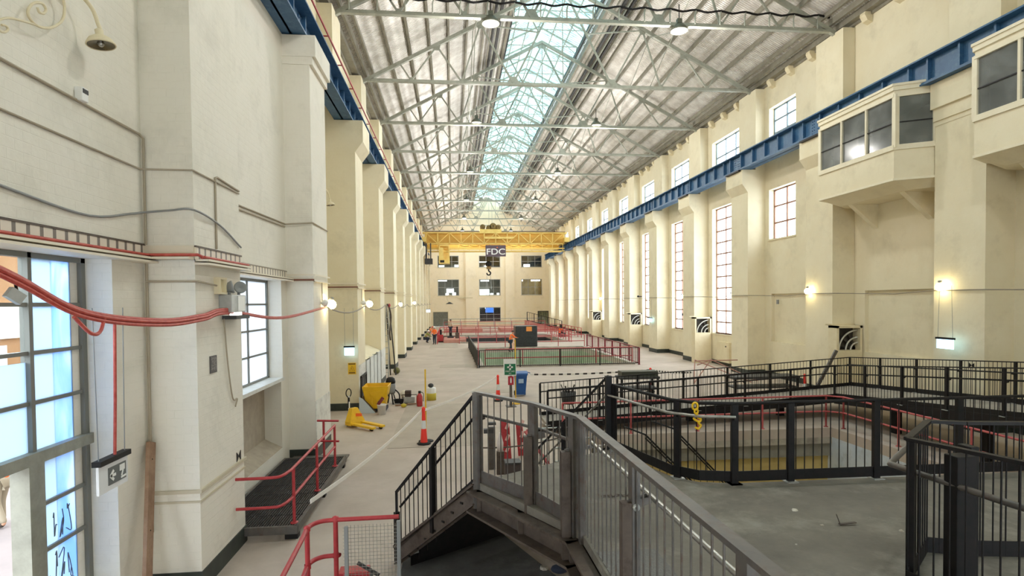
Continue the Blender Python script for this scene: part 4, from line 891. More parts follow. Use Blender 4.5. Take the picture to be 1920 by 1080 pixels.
m = MB().tube([(q.x-.1, q.y-.005, q.z-.1), (q.x+.1, q.y-.005, q.z-.1), (q.x, q.y-.005, q.z+.1)], .009, 5, True).bar((q.x-.02, q.y-.005, q.z+.03), (q.x+.01, q.y-.005, q.z-.07), .03, .01).box(q.x-.12, q.x+.12, q.y-.004, q.y, q.z-.19, q.z-.14).box(q.x-.13, q.x+.13, q.y-.004, q.y, q.z+.15, q.z+.2)
m.build('warning_marking', mat('brown_sign_print', S(120, 84, 10), .6), t)
# red festoon cable on the near wall with floodlight
t = thing('red_cable_bundle', 'thick bundle of red cables slung from the near window to the pilaster', 'cable bundle', (-3.6, 8, 4))
def cabpath(off, dz): return smooth([(-3.5+off, 3.2, 4.85+dz), (-3.5+off, 4.87, 4.37+dz), (-3.5+off, 5.86, 4.03+dz), (-3.5+off, 7.31, 3.9+dz), (-3.52+off, 8.5, 3.93+dz), (-3.52, 9.5, 4.0+dz), (-3.5, 12.3, 3.83+dz), (-3.5, 16.5, 4.02+dz)], 8)
for i, (o, dz) in enumerate(((0, 0), (.035, .02), (-.03, .03), (.01, .045), (.03, -.02))):
    p = cabpath(o, dz); MB().tube(p if i < 2 else p[:41], .021, 6).build('cable_strand', REDC, t)
MB().tube(smooth([(-3.48, 5.7, 4.02), (-3.46, 5.9, 3.86), (-3.46, 6.05, 3.86), (-3.47, 6.15, 4.0)], 5), .018, 6).build('cable_loop', REDC, t)
q = Vector((-3.5, 5.0, 4.2)); t = thing('floodlight', 'small grey floodlight clipped on the red cables by the window', 'floodlight', tuple(q))
MB().bar((-3.52, 4.97, 4.24), (-3.48, 5.06, 4.17), .05, .09).build('lamp_body', LGREY, t); MB().bar((-3.5, 5.02, 4.33), (-3.49, 5.03, 4.22), .015, .015).build('clip', BLACK, t)
# timber plank
t = thing('timber_plank', 'weathered timber plank leaning in the corner by the nearest pilaster', 'plank', (-4.2, 8.3, 0))
MB().bar((-3.96, 7.72, 0.0), (-4.24, 8.52, 2.2), .16, .05, (1, 0, .1)).build('plank_board', WOOD, t)
m = MB()
for z in (.12, .5, .9): m.ball((-3.94-.28*z, 7.72+.8*z, 2.2*z), .013, 6)
m.build('nail_marks', DARK, t)
# ------------------------------------------------------------------ raised deck, stairs, ramps and their rails
ZD = 1.6
A_, B_ = (.3, 8.04), (2.6, 9.52)
deck_poly = [(1.5, -1.5), (1.36, 6.15), (A_[0], A_[1]), (B_[0], B_[1]), (3.08, 7.9), (3.35, 7.62), (3.8, 7.5), (12.0, 7.4), (12.0, 9.9), (14.3, 9.9), (14.3, -1.5)]
struct(MB().prism(deck_poly, 'Z', ZD-.16, ZD), 'floor_deck', DECKC, 'raised dark concrete deck scattered with debris', 'floor')
TP = mat('mesh_tread_plate', S(112, 110, 106), .6, .3, var=S(84, 82, 78), vs=60)
struct(MB().prism([(1.5, -1.0), (1.4, 5.6), (2.0, 5.6), (2.1, -1.0)], 'Z', ZD, ZD+.006), 'floor_tread_strip', TP, 'perforated walkway strip along the deck edge inside the grey rail', 'floor')
# deck edge channels
ch = thing('edge_beam', 'brown steel channel edging the deck below the grey rail', 'edge beam', (1.4, 7, 1.2))
def channel(p, q, z0, z1, nm='channel'):
    p, q = Vector((*p, 0)), Vector((*q, 0)); d = (q-p).normalized(); n = Vector((-d.y, d.x, 0))
    m = MB().bar((p.x, p.y, (z0+z1)/2), (q.x, q.y, (z0+z1)/2), .03, z1-z0)
    for z in (z0+.015, z1-.015): m.bar(p+n*.08+Vector((0, 0, z)), q+n*.08+Vector((0, 0, z)), .19, .03)
    return m.build(nm, RUST, ch)
channel((1.36, 6.15), A_, 1.2, 1.5); channel((1.5, -1.5), (1.36, 6.15), 1.2, 1.5)
for f in (.05, .5, .95):
    x, y = 1.36+(A_[0]-1.36)*f, 6.15+(A_[1]-6.15)*f; MB().box(x-.06, x+.0, y-.05, y+.05, 1.2, 1.5).build('web_stiffener', RUST, ch)
MB().bar((A_[0], A_[1], 1.44), (B_[0], B_[1], 1.44), .06, .26).build('channel', BLACK, ch)

def rail(name, label, pts, h, m, posts, group=None, cat='railing', post=.07, bar_r=.008, gap=.13, kick=(.06, .2), top=(.07, .03), hand=None, hand_m=None, low=None, round_top=False, drop=0., bars=True, cap=100, post_r=None):
    """balustrade over the line of floor points pts (x,y,z): top rail, kick plate, posts at the fractions given, vertical bars"""
    P = [Vector(p) for p in pts]; t = thing(name, label, cat, tuple(P[0]), group)
    up = lambda z: Vector((0, 0, z))
    if round_top: MB().tube([p+up(h) for p in P], top[0]/2, 8).build('top_rail', m, t)
    else:
        mb = MB()
        for a, b in zip(P, P[1:]): mb.bar(a+up(h), b+up(h), top[0], top[1])
        mb.build('top_rail', m, t)
    if kick:
        mb = MB()
        for a, b in zip(P, P[1:]): mb.bar(a+up((kick[0]+kick[1])/2), b+up((kick[0]+kick[1])/2), .012, kick[1]-kick[0])
        mb.build('kick_plate', m, t)
    if low:
        for z in low: MB().tube([p+up(z) for p in P], .02, 8).build('mid_rail', m, t)
    L_ = [(b-a).length for a, b in zip(P, P[1:])]; T = sum(L_)
    def pos(s):
        for a, b, l in zip(P, P[1:], L_):
            if s <= l+1e-6: return a.lerp(b, s/l if l else 0), (b-a).normalized()
            s -= l
        return P[-1], (P[-1]-P[-2]).normalized()
    if isinstance(posts, (int, float)):
        n = max(1, round(T/posts)); posts = [T*i/n for i in range(n+1)]
    p0 = None
    for s in posts:
        q, d = pos(s); a = math.atan2(d.y, d.x)
        if post_r: mb = MB().tube([q+up(-drop), q+up(h)], post_r, 8)
        else: mb = MB().box(q.x-post/2, q.x+post/2, q.y-.012-post*.2, q.y+.012+post*.2, q.z-drop, q.z+h-.01, a)
        mb.build('post', m, t)
    if not drop and posts:
        for s in posts:
            q, d = pos(s); MB().box(q.x-.08, q.x+.08, q.y-.08, q.y+.08, q.z, q.z+.012).build('base_plate', LGREY if m is BLACK else m, t)
    if bars:
        ref = None; n = int(T/gap); extra = []
        for i in range(1, n):
            q, d = pos(i*T/n)
            if any(abs(i*T/n-s) < gap*.35 for s in posts): continue
            if ref is None:
                rq = q; ref = MB().tube([q+up(kick[0] if kick else .05), q+up(h-.01)], bar_r, 6).build('baluster', m, t); cnt = 1
            elif cnt < cap: put(ref, t, q-rq); cnt += 1
            else: extra.append(q)
        if extra:
            mb = MB()
            for q in extra: mb.tube([q+up(kick[0] if kick else .05), q+up(h-.01)], bar_r, 5)
            o = mb.build('baluster', m, t); o['kind'] = 'stuff'
    if hand:
        hz, off = hand; hp = []
        for i, p in enumerate(P):
            d = ((P[min(i+1, len(P)-1)]-P[max(i-1, 0)])).normalized(); nrm = Vector((-d.y, d.x, 0)); hp.append(p+nrm*off+up(hz))
        MB().tube(hp, .021, 8).build('handrail', hand_m or m, t)
        for s in posts:
            q, d = pos(s); nrm = Vector((-d.y, d.x, 0)); MB().bar(q+up(hz-.05), q+nrm*off+up(hz-.03), .03, .03).build('handrail_bracket', m, t)
    return t
z = ZD
# near grey rail of the deck: one straight length beside the camera, one angled length to the stair head
r = rail('deck_railing', 'worn grey steel deck railing running from the stair head back under the camera', [(1.36, 6.12, z), (1.5, .9, z)], 1.25, GREYST, [.05, 1.72, 3.4, 4.9], post=.1, bar_r=.0075, gap=.135, kick=None, top=(.09, .035), hand=(.98, .12), hand_m=GALV, drop=.35)
for s_ in (1.72, 3.4): 
    y = 6.12-s_; x = 1.36+.14*s_/5.2
    MB().box(x-.11, x-.0, y-.045, y+.045, z-.35, z+.93).build('post_stub', RUST, r); MB().bar((x-.05, y, z+.9), (x+.14, y+.02, z+.95), .012, .09).build('bracket_plate', GREYST, r)
    MB().lathe([(.0, -.01), (.03, -.01), (.03, .01), (.012, .012)], (x-.0, y-.05, z+.9), 12, Matrix.Rotation(PI/2, 3, 'X')).build('bolt', LGREY, r)
r = rail('deck_railing', 'worn grey steel deck railing angled toward the stair head', [(1.36, 6.12, z), (.98, 7.06, z), (A_[0], A_[1]+.04, z)], 1.25, GREYST, [.15, 1.02, 2.17], post=.1, bar_r=.0075, gap=.135, kick=(.0, .17), top=(.08, .035), hand=(.92, -.1), drop=.35)
for x, y in ((1.3, 6.28), (.98, 7.06)): MB().box(x-.13, x-.03, y-.05, y+.05, z-.35, z+.85).build('post_stub', RUST, r); MB().bar((x-.08, y, z+.83), (x+.14, y, z+.87), .012, .09).build('bracket_plate', GREYST, r)
# stair down to the hall floor
st = thing('steel_stair', 'steel stair descending from the deck to the hall floor', 'stair', (A_[0], A_[1], 0))
FA, FB = (-.93, 9.22), (1.35, 10.75)
def stringer(p, q):
    p, q = Vector((*p, ZD)), Vector((*q, 0)); d = q-p
    mb = MB().bar(p+Vector((0, 0, -.16)), q+Vector((0, 0, .12)), .03, .3)
    n = Vector((-d.y, d.x, 0)).normalized()
    for dz in (.14, -.14): mb.bar(p+n*.04+Vector((0, 0, -.16+dz)), q+n*.04+Vector((0, 0, .12+dz)), .1, .02)
    mb.build('stringer', RUST, st)
stringer(A_, FA); stringer(B_, FB)
for i in range(1, 9):
    f = i/9; a = Vector((A_[0]+(FA[0]-A_[0])*f, A_[1]+(FA[1]-A_[1])*f, ZD*(1-f))); b = Vector((B_[0]+(FB[0]-B_[0])*f, B_[1]+(FB[1]-B_[1])*f, ZD*(1-f)))
    MB().bar(a, b, .26, .03).bar(a+Vector((.09, -.1, -.08)), b+Vector((.09, -.1, -.08)), .012, .17).build('tread', BLACK, st)  # black treads and risers carry the darkness under the stair in their colour
def stair_rail(lab, p, q, m, hand=None, far=False, h=1.12):
    P, Q = Vector((*p, ZD)), Vector((*q, 0.0)); t = thing('stair_railing', lab, 'railing', tuple(Q))
    MB().bar(P+Vector((0, 0, 1.25)), Q+Vector((0, 0, h)), .05, .03).bar(Q+Vector((0, 0, h)), Q+Vector((0, 0, .25)), .04, .03).build('top_rail', m, t)
    MB().bar(P+Vector((0, 0, .06)), Q+Vector((0, 0, .2)), .03, .03).build('bottom_rail', m, t)
    MB().tube([P+Vector((.05, .06, .98)), Q+Vector((.05, .06, h-.26))], .02, 8).build('handrail', GALV if far else m, t)
    for f in (.0, .52, 1.0):
        c = P.lerp(Q, f); hh = 1.25+(h-1.25)*f
        if f: MB().box(c.x-.04, c.x+.04, c.y-.03, c.y+.03, c.z-.1 if f < 1 else 0, c.z+(hh if f < 1 else .8), .75).build('post', m, t)
    n = 17
    for i in range(1, n):
        f = i/n; c = P.lerp(Q, f); hh = 1.25+(h-1.25)*f; MB().tube([c+Vector((0, 0, .06+.14*f)), c+Vector((0, 0, hh))], .008, 6).build('baluster', m, t)
    return t
stair_rail('black stair railing on the near side of the deck stair', A_, FA, BLACK)
stair_rail('black stair railing with pale handrail on the far side of the deck stair', B_, FB, BLACK, far=True)
tag(MB().box(A_[0]-.05, A_[0]+.05, A_[1]-.04, A_[1]+.06, ZD-.4, ZD+1.26).build('newel_post', GREYST), 'grey newel post at the head of the deck stair', 'post')
tag(MB().box(B_[0]-.05, B_[0]+.05, B_[1]-.05, B_[1]+.05, ZD, ZD+1.25).build('newel_post', BLACK), 'tall black newel post beyond the head of the deck stair', 'post')
# far edge rail of the deck
rail('deck_railing', 'black deck railing curving from the tall newel along the far deck edge', [(B_[0]+.06, B_[1]-.04, z), (3.08, 7.9, z), (3.35, 7.6, z), (3.8, 7.48, z)], 1.1, BLACK, [.05, 1.72, 2.55], post=.09, gap=.125, kick=(.03, .17), top=(.05, .05), round_top=True, hand=(.93, -.08), hand_m=GALV)
rail('deck_railing', 'black deck railing along the straight far edge overlooking the near pit', [(3.8, 7.48, z), (6.0, 7.44, z), (9.2, 7.4, z)], 1.1, BLACK, [.0, .8, 2.05, 3.3, 4.55, 5.4], post=.09, gap=.125, kick=(.03, .17), top=(.045, .045), round_top=True)
# rail around the stair opening beside the camera
r = rail('deck_railing', 'black steel railing folding around the opening at the near corner of the deck', [tuple(p.xy)+(z,) for p in (at(2010, 794, Z=z+1.3), at(1810, 793, Z=z+1.3), at(1740, 790, Z=z+1.3), at(1702, 823, Z=z+1.3), at(1920, 868, Z=z+1.3), at(2120, 910, Z=z+1.3))], 1.3, BLACK, [.05, 2.1], post=.09, gap=.115, kick=(.0, .15), top=(.06, .03), drop=.35)
MB().tube(smooth([(4.75, 5.55, z+.98), (4.16, 5.08, z+.95), (4.1, 4.95, z+.95), (4.14, 4.45, z+.95), (4.2, 3.8, z+.95), (4.4, 3.0, z+.95)], 5), .028, 8).build('handrail', GREYST, r)
tag(MB().box(4.12, 4.3, 4.32, 4.46, ZD, ZD+1.2).box(4.34, 4.42, 4.42, 4.56, ZD, ZD+1.25).build('corner_post', BLACK, bevel=.01), 'thick black square post inside the near corner railing', 'post')

# ramp: leg one along the pit, leg two back along the tall window wall
RA, RB = [(2.9, 17.7, .26), (13.0, 18.5, .73)], [(2.9, 19.28, .26), (15.35, 20.95, .73)]
RC_, RD = [(13.0, 18.5, .73), (12.1, 10.0, ZD)], [(15.35, 20.95, .73), (14.3, 10.0, ZD)]
mb = MB()
def slab(a, b, c, d, th=.1): mb._add([a, b, c, d]+[(p[0], p[1], p[2]-th) for p in (a, b, c, d)], [(0, 1, 2, 3), (7, 6, 5, 4), (0, 4, 5, 1), (1, 5, 6, 2), (2, 6, 7, 3), (3, 7, 4, 0)])
slab(RA[0], RA[1], RB[1], RB[0]); slab(RC_[0], RC_[1], RD[1], RD[0])
rm = thing('access_ramp', 'long folded access ramp rising around the pit to the deck', 'ramp', (2.9, 18.5, 0))
mb.build('ramp_slab', mat('ramp_concrete', S(158, 152, 144), .8, var=S(136, 130, 122), vs=1.4, bump=.2, bs=16), rm)
for a, b, z0_, z1_, h_ in ((RA[0], RA[1], .2, .66, .22), (RC_[0], RC_[1], .64, 1.5, .24), (RB[0], RB[1], .24, .7, .18), (RD[0], RD[1], .64, 1.5, .24)): MB().bar((*a[:2], z0_), (*b[:2], z1_), .05, h_).build('stringer', BLACK, rm)
for i, (x, y, zt) in enumerate(((4.5, 18.6, .25), (8, 18.9, .4), (11.5, 19.3, .55), (13.4, 16.2, .9), (13.2, 13, 1.2))): MB().box(x-.1, x+.1, y-.1, y+.1, 0, zt).build('leg', BLACK, rm)
rail('ramp_railing', 'black outer railing of the ramp leg facing the open hall', RB, 1.1, BLACK, 1.8, post=.06, gap=.14, kick=(.02, .12), top=(.045, .03), hand=(.82, -.1))
rail('ramp_railing', 'black inner railing of the ramp leg beside the pit', RA, 1.1, BLACK, 1.7, post=.06, gap=.14, kick=(.02, .12), top=(.045, .03), hand=(.82, .1))
rail('ramp_railing', 'black outer railing of the ramp leg along the tall window wall', RD, 1.1, BLACK, 1.75, post=.07, gap=.14, kick=(.02, .14), top=(.045, .03), hand=(.82, -.1))
rail('ramp_railing', 'black inner railing of the ramp leg climbing toward the deck', RC_, 1.1, BLACK, 1.75, post=.07, gap=.14, kick=(.02, .14), top=(.045, .03), hand=(.82, .1))
# red guard rails on the pit kerb
def red(name, lab, pts, zs, gap, m=RED, r=.028, cat='guard rail', group=None, h=None):
    P = [Vector(p) for p in pts]; t = thing(name, lab, cat, tuple(P[0]), group)
    for i, z_ in enumerate(zs): MB().tube([p+Vector((0, 0, z_)) for p in P], r, 8).build('top_rail' if i == 0 else 'mid_rail', m, t)
    for a, b in zip(P, P[1:]):
        l = (b-a).length; n = max(1, round(l/gap))
        for i in range(n+1):
            q = a.lerp(b, i/n); MB().tube([q, q+Vector((0, 0, zs[0]))], r*1.05, 8).lathe([(.07, 0), (.07, .015), (r, .02)], tuple(q), 10).build('post', m, t)
    return t
red('guard_rail', 'red two bar guard rail on the kerb around the near pit', [(3.3, 17.35, 0), (11.9, 17.35, 0), (12.25, 17.0, 0), (12.25, 10.2, 0)], (1.0, .5), 2.2, PINKRED)
# stair down into the pit
ps = thing('pit_stair_railing', 'black stair railing running down into the near pit', 'railing', (5, 12, -2))
a, b = Vector((4.2, 13.4, 1.0)), Vector((4.9, 8.6, -2.6))
p0, p1 = at(1210, 815, Z=.95), at(1320, 895, Z=-.6)
for o in (0, 1.0):
    v = Vector((o*.9, o*.5, 0)); MB().tube([at(1170, 800, Z=1.0)+v, p0+v, p1+v+Vector((.5, -.6, -1.0))], .022, 8).tube([p0+v-Vector((0, 0, .08)), p1+v+Vector((.5, -.6, -1.08))], .018, 8).build('handrail', BLACK, ps)
    for i in range(14):
        c = p0.lerp(p1+Vector((.5, -.6, -1.0)), i/13)+v; MB().tube([c, c-Vector((0, 0, .95))], .008, 5).build('baluster', BLACK, ps)
# low galvanised rails between the stair and the pit
for i, (y, z_, lab) in enumerate(((12.6, .55, 'near'), (14.4, .6, 'far'))):
    red('guard_rail', f'pale galvanised two bar rail beyond the deck stair, {lab} one', [(2.2, y, 0), (3.6, y+.1, 0)], (z_+.3, z_), 1.4, GALV, .02)
# hook chain on the deck rail
hk = thing('lifting_hook', 'yellow lifting hook with shackle hung over the far deck rail', 'lifting hook', (3.3, 7.62, 2.3))
x, y = 3.3, 7.6
HY = mat('yellow_hook_paint', S(250, 208, 30), .35, var=S(226, 180, 20), vs=10)
hm = Matrix.Translation((x, y-.05, 2.7)) @ Matrix.Scale(.55, 4) @ Matrix.Translation((-x, -y+.05, -2.72))
MB().tube([(x-.05+.07*math.cos(a), y-.05, 2.66+.09*math.sin(a)) for a in [i*2*PI/16 for i in range(16)]], .026, 7, True).xf(hm).build('shackle', HY, hk)
MB().tube([(x-.02+.045*math.cos(a), y-.05, 2.53+.06*math.sin(a)) for a in [i*2*PI/14 for i in range(14)]], .024, 7, True).xf(hm).build('link', HY, hk)
MB().tube(smooth([(x, y-.05, 2.5), (x+.01, y-.05, 2.4), (x+.1, y-.05, 2.33), (x+.05, y-.05, 2.27), (x-.04, y-.05, 2.32), (x-.1, y-.05, 2.37)], 4), [.034]*8+[.03]*12+[.012], 8).xf(hm).build('hook', HY, hk)
MB().tube(smooth([(x+.02, y-.05, 2.3), (x+.05, y-.05, 2.22), (x+.1, y-.05, 2.18), (x+.04, y-.05, 2.1), (x-.06, y-.05, 2.14)], 4), [.03]*16+[.012], 8).xf(hm).build('hook', HY, hk)
# debris on the deck
def scrap(px, py, s, lab, m=PAPER, cat='scrap', zz=ZD, n=5):
    q = at(px, py, Z=zz); pts = []
    mb = MB(); k = 7
    top = [(q.x+s*random.uniform(.6, 1)*math.cos(2*PI*i/k), q.y+s*random.uniform(.6, 1)*math.sin(2*PI*i/k)) for i in range(k)]
    mb._add([(x, y, zz) for x, y in top]+[(q.x+(x-q.x)*.7, q.y+(y-q.y)*.7, zz+s*random.uniform(.2, .5)) for x, y in top], [tuple(range(k)), tuple(range(2*k-1, k-1, -1))]+[(i, i+k, (i+1) % k+k, (i+1) % k) for i in range(k)])
    return tag(mb.build('rubble_chip' if m is not PAPER else 'paper_scrap', m), lab, cat)
scrap(1490, 957, .05, 'pale crumpled paper scrap in the middle of the deck'); scrap(1690, 996, .035, 'pale stone chip on the deck beside the corner railing', CONC2, 'stone chip')
scrap(1493, 1021, .018, 'tiny pale chip on the deck toward the camera', CONC2, 'stone chip'); scrap(1542, 985, .03, 'small grey chip beside the broken bracket', CONC2, 'stone chip')
q = at(1578, 985, Z=ZD); t = thing('broken_bracket', 'broken grey angle bracket lying on the deck', 'bracket', tuple(q))
MB().bar((q.x-.02, q.y, ZD+.02), (q.x-.05, q.y+.02, ZD+.12), .03, .008).build('short_arm', RUST, t); MB().bar((q.x-.03, q.y, ZD+.015), (q.x+.16, q.y-.01, ZD+.03), .035, .008).build('long_arm', RUST, t)
q = at(1160, 931, Z=ZD); t = thing('chain', 'short rusty chain lying on the deck behind the grey railing', 'chain', tuple(q))
m = MB()
for i in range(9): m.tube([(q.x-.2+i*.045+.03*math.cos(a), q.y+.03*math.sin(i*1.7)+(.014*math.sin(a) if i % 2 else 0), ZD+.014+(0 if i % 2 else .012*math.sin(a))) for a in [j*2*PI/8 for j in range(8)]], .005, 4, True)
m.build('chain_link', RUST, t)
scrap(1019, 1066, .09, 'pale broken block on the dark slab below the deck edge', CONC2, 'block', .03)
q = at(1050, 1075, Z=.03); tag(MB().ball((q.x, q.y, .1), .12, 12, (1.2, .8, .55)).build('cloth_bundle', NAVY), 'dark blue rag bundle on the slab below the deck edge', 'rag')
# ------------------------------------------------------------------ guards on the left of the floor
# grating platform by the wall
GR = mat('dark_grating', S(78, 76, 78), .5, .5, var=S(60, 58, 60), vs=8)
t = thing('grating_platform', 'low steel grating platform between the first two pilasters', 'platform', (-3.3, 12.3, 0))
m = MB(); y = 9.95
i = 0
x = -4.2
while x < -2.8:
    m.box(x, x+.012, 10.3 if x < -3.66 else 10.3, 14.85, .215, .25); x += .045
for y in [10.3+.6*i for i in range(8)]: m.box(-4.2, -2.78, y, y+.012, .225, .245)
m.build('grating', GR, t)
MB().box(-2.79, -2.74, 10.28, 14.87, .12, .26).box(-4.25, -2.74, 10.26, 10.31, .12, .26).box(-4.25, -2.74, 14.84, 14.88, .12, .26).box(-4.25, -4.2, 10.3, 14.85, .12, .26).build('edge_frame', GREYST, t)
for y in (10.35, 12.5, 14.7): MB().box(-2.98, -2.76, y, y+.16, 0, .12).box(-4.2, -4.0, y, y+.16, 0, .12).build('foot_block', BLACK, t)
MB().box(-4.2, -2.78, 14.88, 15.55, .1, .13).build('ramp_flap', GREYST, t)
t = thing('guard_rail', 'red two bar guard rail on the grating platform', 'guard rail', (-2.84, 10.4, .25))
for z in (1.22, .72): MB().tube(smooth([(-3.62, 9.9, z), (-3.1, 9.92, z), (-2.92, 10.0, z), (-2.85, 10.35, z)], 4)+[(-2.84, 14.05, z)], .026, 8).build('top_rail' if z > 1 else 'mid_rail', RED, t)
for y in (10.45, 12.2, 14.0): MB().tube([(-2.84, y, .25), (-2.84, y, 1.22)], .028, 8).lathe([(.07, .25), (.07, .265), (.03, .27)], (-2.84, y, 0), 10).build('post', RED, t)
t = thing('guard_rail', 'short red guard rail closing the far end of the grating platform', 'guard rail', (-3.2, 14.6, .25))
for z in (1.25, .75): MB().tube([(-3.35, 14.5, z), (-2.82, 14.4, z)], .026, 8).build('top_rail' if z > 1 else 'mid_rail', RED, t)
MB().tube([(-3.2, 14.5, .25), (-3.2, 14.5, 1.25)], .028, 8).build('post', RED, t)
# red rail in the near corner and mesh gate
t = thing('guard_rail', 'bright red pipe guard rail at the foot of the deck stair', 'guard rail', (-1.7, 8.1, 0))
for z, x1 in ((1.1, -.8), (.6, -1.68)):
    MB().tube([(x1, 8.2, z)]+smooth([(-1.62, 8.19, z), (-1.86, 8.15, z), (-1.98, 7.95, z), (-1.96, 7.5, z), (-1.9, 6.2, z)], 6)+[(-1.85, 4.5, z)], .031, 10).build('top_rail' if z > 1 else 'mid_rail', RED, t)
for x, y in ((-1.67, 8.19), (-1.98, 7.88), (-1.88, 6.0)): MB().tube([(x, y, 0), (x, y, 1.13)], .033, 10).lathe([(.045, 1.08), (.045, 1.14), (0, 1.16)], (x, y, 0), 10).lathe([(.045, .57), (.045, .63)], (x, y, 0), 10).build('post', RED, t)
t = thing('mesh_panel', 'grey weldmesh panel with two posts behind the red corner rail', 'mesh panel', (-1.15, 8.1, 0))
for x in (-1.5, -.79): MB().box(x-.025, x+.025, 8.02, 8.07, 0, 1.1 if x > -1 else 1.05).build('post', GREYP, t)
m = MB()
for i in range(14): m.tube([(-1.5+i*.0507, 8.1, .1), (-1.5+i*.0507, 8.1, 1.05)], .003, 4)
for i in range(19): m.tube([(-1.56, 8.105, .1+i*.0507), (-.78, 8.105, .1+i*.0507)], .003, 4)
m.build('wire_mesh', GALV, t)
t = thing('toolbox', 'red and dark toolbox behind the weldmesh panel', 'toolbox', (-1.4, 8.45, 0))
MB().box(-1.68, -1.25, 8.3, 8.55, 0, .28).build('box_body', RED, t, bevel=.01); MB().box(-1.35, -1.22, 8.28, 8.57, .05, .16).build('box_latch', DGREY, t)
MB().bar((-1.4, 8.32, .42), (-1.1, 8.32, .22), .02, .05).build('lid_stay', DGREY, t)
# ------------------------------------------------------------------ pallet jack, skip and the things around them
t = thing('pallet_jack', 'yellow pallet jack with raised steering handle', 'pallet jack', (-3.2, 20, 0))
base = Vector((-3.42, 19.75, 0))
d = Vector((.86, -.72, 0)).normalized(); n = Vector((-d.y, d.x, 0))
for s in (-.2, .2):
    a = base+n*s+d*.15; b = a+d*1.12
    MB().bar(a+Vector((0, 0, .14)), b+Vector((0, 0, .1)), .16, .06).build('fork', YEL, t); MB().lathe([(0, -.05), (.045, -.05), (.045, .05), (0, .05)], tuple(b-d*.12+Vector((0, 0, .045))), 12, Matrix.Rotation(PI/2, 3, 'X') @ Matrix.Rotation(.7, 3, 'Y')).build('load_wheel', TYRE, t)
m = MB(); pl_ = [(-.3, .08), (.3, .08), (.3, .2), (.12, .62), (-.12, .62), (-.3, .2)]
f = [base+n*u+Vector((0, 0, w))+d*(.15+(.62-w)*.28) for u, w in pl_]; bk = [base+n*u+Vector((0, 0, w)) for u, w in pl_]
m._add(f+bk, [tuple(range(6)), tuple(range(11, 5, -1))]+[(i, i+6, (i+1) % 6+6, (i+1) % 6) for i in range(6)]); m.build('pump_housing', YEL, t)
MB().bar(base+d*.33+Vector((0, 0, .36)), base+d*.33+n*.001+Vector((0, 0, .46)), .2, .01).build('orange_print', ORANGE, t)
hb = base-d*.12
MB().tube([hb+Vector((0, 0, .15)), hb+Vector((-.02, .02, .55)), hb+Vector((-.03, .03, 1.0))], .03, 8).build('handle_shaft', WHITEP, t); MB().tube([hb+Vector((-.03, .03, .6)), hb+Vector((-.03, .03, .95))], .036, 8).build('shaft_sleeve', BLACK, t)
MB().tube([hb+Vector((-.03, .03, 1.1))+n*(.11*math.cos(a))+Vector((0, 0, .14*math.sin(a))) for a in [i*2*PI/16 for i in range(16)]], .018, 7, True).build('handle_loop', BLACK, t)
MB().box(hb.x-.09, hb.x+.09, hb.y-.09, hb.y+.09, .0, .2).build('steer_wheel', TYRE, t)
t = thing('tipping_skip', 'yellow open tipping skip bin beside the second pilaster', 'skip', (-2.95, 22.4, 0))
SK = mat('skip_yellow', S(236, 190, 20), .4, var=S(222, 172, 14), vs=3)
x0, x1, y0, y1 = -3.35, -2.55, 22.05, 23.0
o = [(x0, y0), (x1, y0), (x1, y1), (x0, y1)]
def ring(z, g): return [(x0-g, y0-g, z), (x1+g, y0-g*.3, z), (x1+g, y1+g, z), (x0-g, y1+g, z)]
lo, hi = ring(.14, -.08), ring(.98, .08); li, hi2 = ring(.2, -.11), ring(.985, .05)
MB()._add(lo+hi+hi2+li, [(3, 2, 1, 0)]+[(i, (i+1) % 4, (i+1) % 4+4, i+4) for i in range(4)]+[(i+4, (i+1) % 4+4, (i+1) % 4+8, i+8) for i in range(4)]+[(i+8, (i+1) % 4+8, (i+1) % 4+12, i+12) for i in range(4)]+[(12, 13, 14, 15)]).build('skip_body', SK, t)
MB().box(x0+.02, x1-.02, y0+.1, y1-.1, .04, .14).build('base_frame', NAVY, t); MB().box(x1+.03, x1+.08, y0+.3, y0+.5, .55, .62).build('latch', BLACK, t)
MB().box(x0+.25, x0+.29, y0-.0, y0+.03, .3, .9).build('rib', SK, t)
q = at(716, 777, Z=0); t = thing('bucket', 'white plastic bucket in front of the yellow skip', 'bucket', (q.x, q.y, 0))
MB().lathe([(0, 0), (.14, 0), (.165, .34), (.175, .34), (.175, .38), (.16, .38), (.135, .03), (0, .03)], (q.x, q.y, 0), 24).build('bucket_body', WHITEP, t)
MB().tube([(q.x+.17*math.cos(a), q.y-.02, .36+.2*math.sin(a)) for a in [i*PI/12 for i in range(13)]], .005, 5).build('bucket_handle', GALV, t); MB().bar((q.x-.14, q.y, .36), (q.x+.05, q.y+.05, .62), .12, .1).build('dark_red_tool', mat('maroon_paint', S(120, 36, 44), .5), t)
q = at(683, 775, Z=0); t = thing('metal_chute', 'bent pale metal chute propped against the second pilaster', 'chute', (q.x, q.y, 0))
MB().prism([(q.x-.18, .0), (q.x+.42, .0), (q.x-.05, .55), (q.x-.18, .62)], 'Y', q.y-.02, q.y).build('side_plate', mat('pale_blue_metal', S(196, 208, 218), .4), t); MB().bar((q.x+.42, q.y+.15, .02), (q.x-.08, q.y+.15, .6), .3, .015).build('chute_bed', RUST, t)
q = at(733, 757, Z=0); t = thing('wet_vacuum', 'dark workshop vacuum standing behind the yellow skip', 'vacuum', (q.x, q.y, 0))
MB().lathe([(0, .42), (.16, .42), (.19, .5), (.19, .8), (.17, .84), (0, .84)], (q.x, q.y, 0), 20).build('drum', GREYP, t); MB().lathe([(0, .84), (.19, .84), (.2, .92), (.16, 1.05), (.08, 1.1), (0, 1.1)], (q.x, q.y, 0), 20).build('motor_head', BLACK, t)
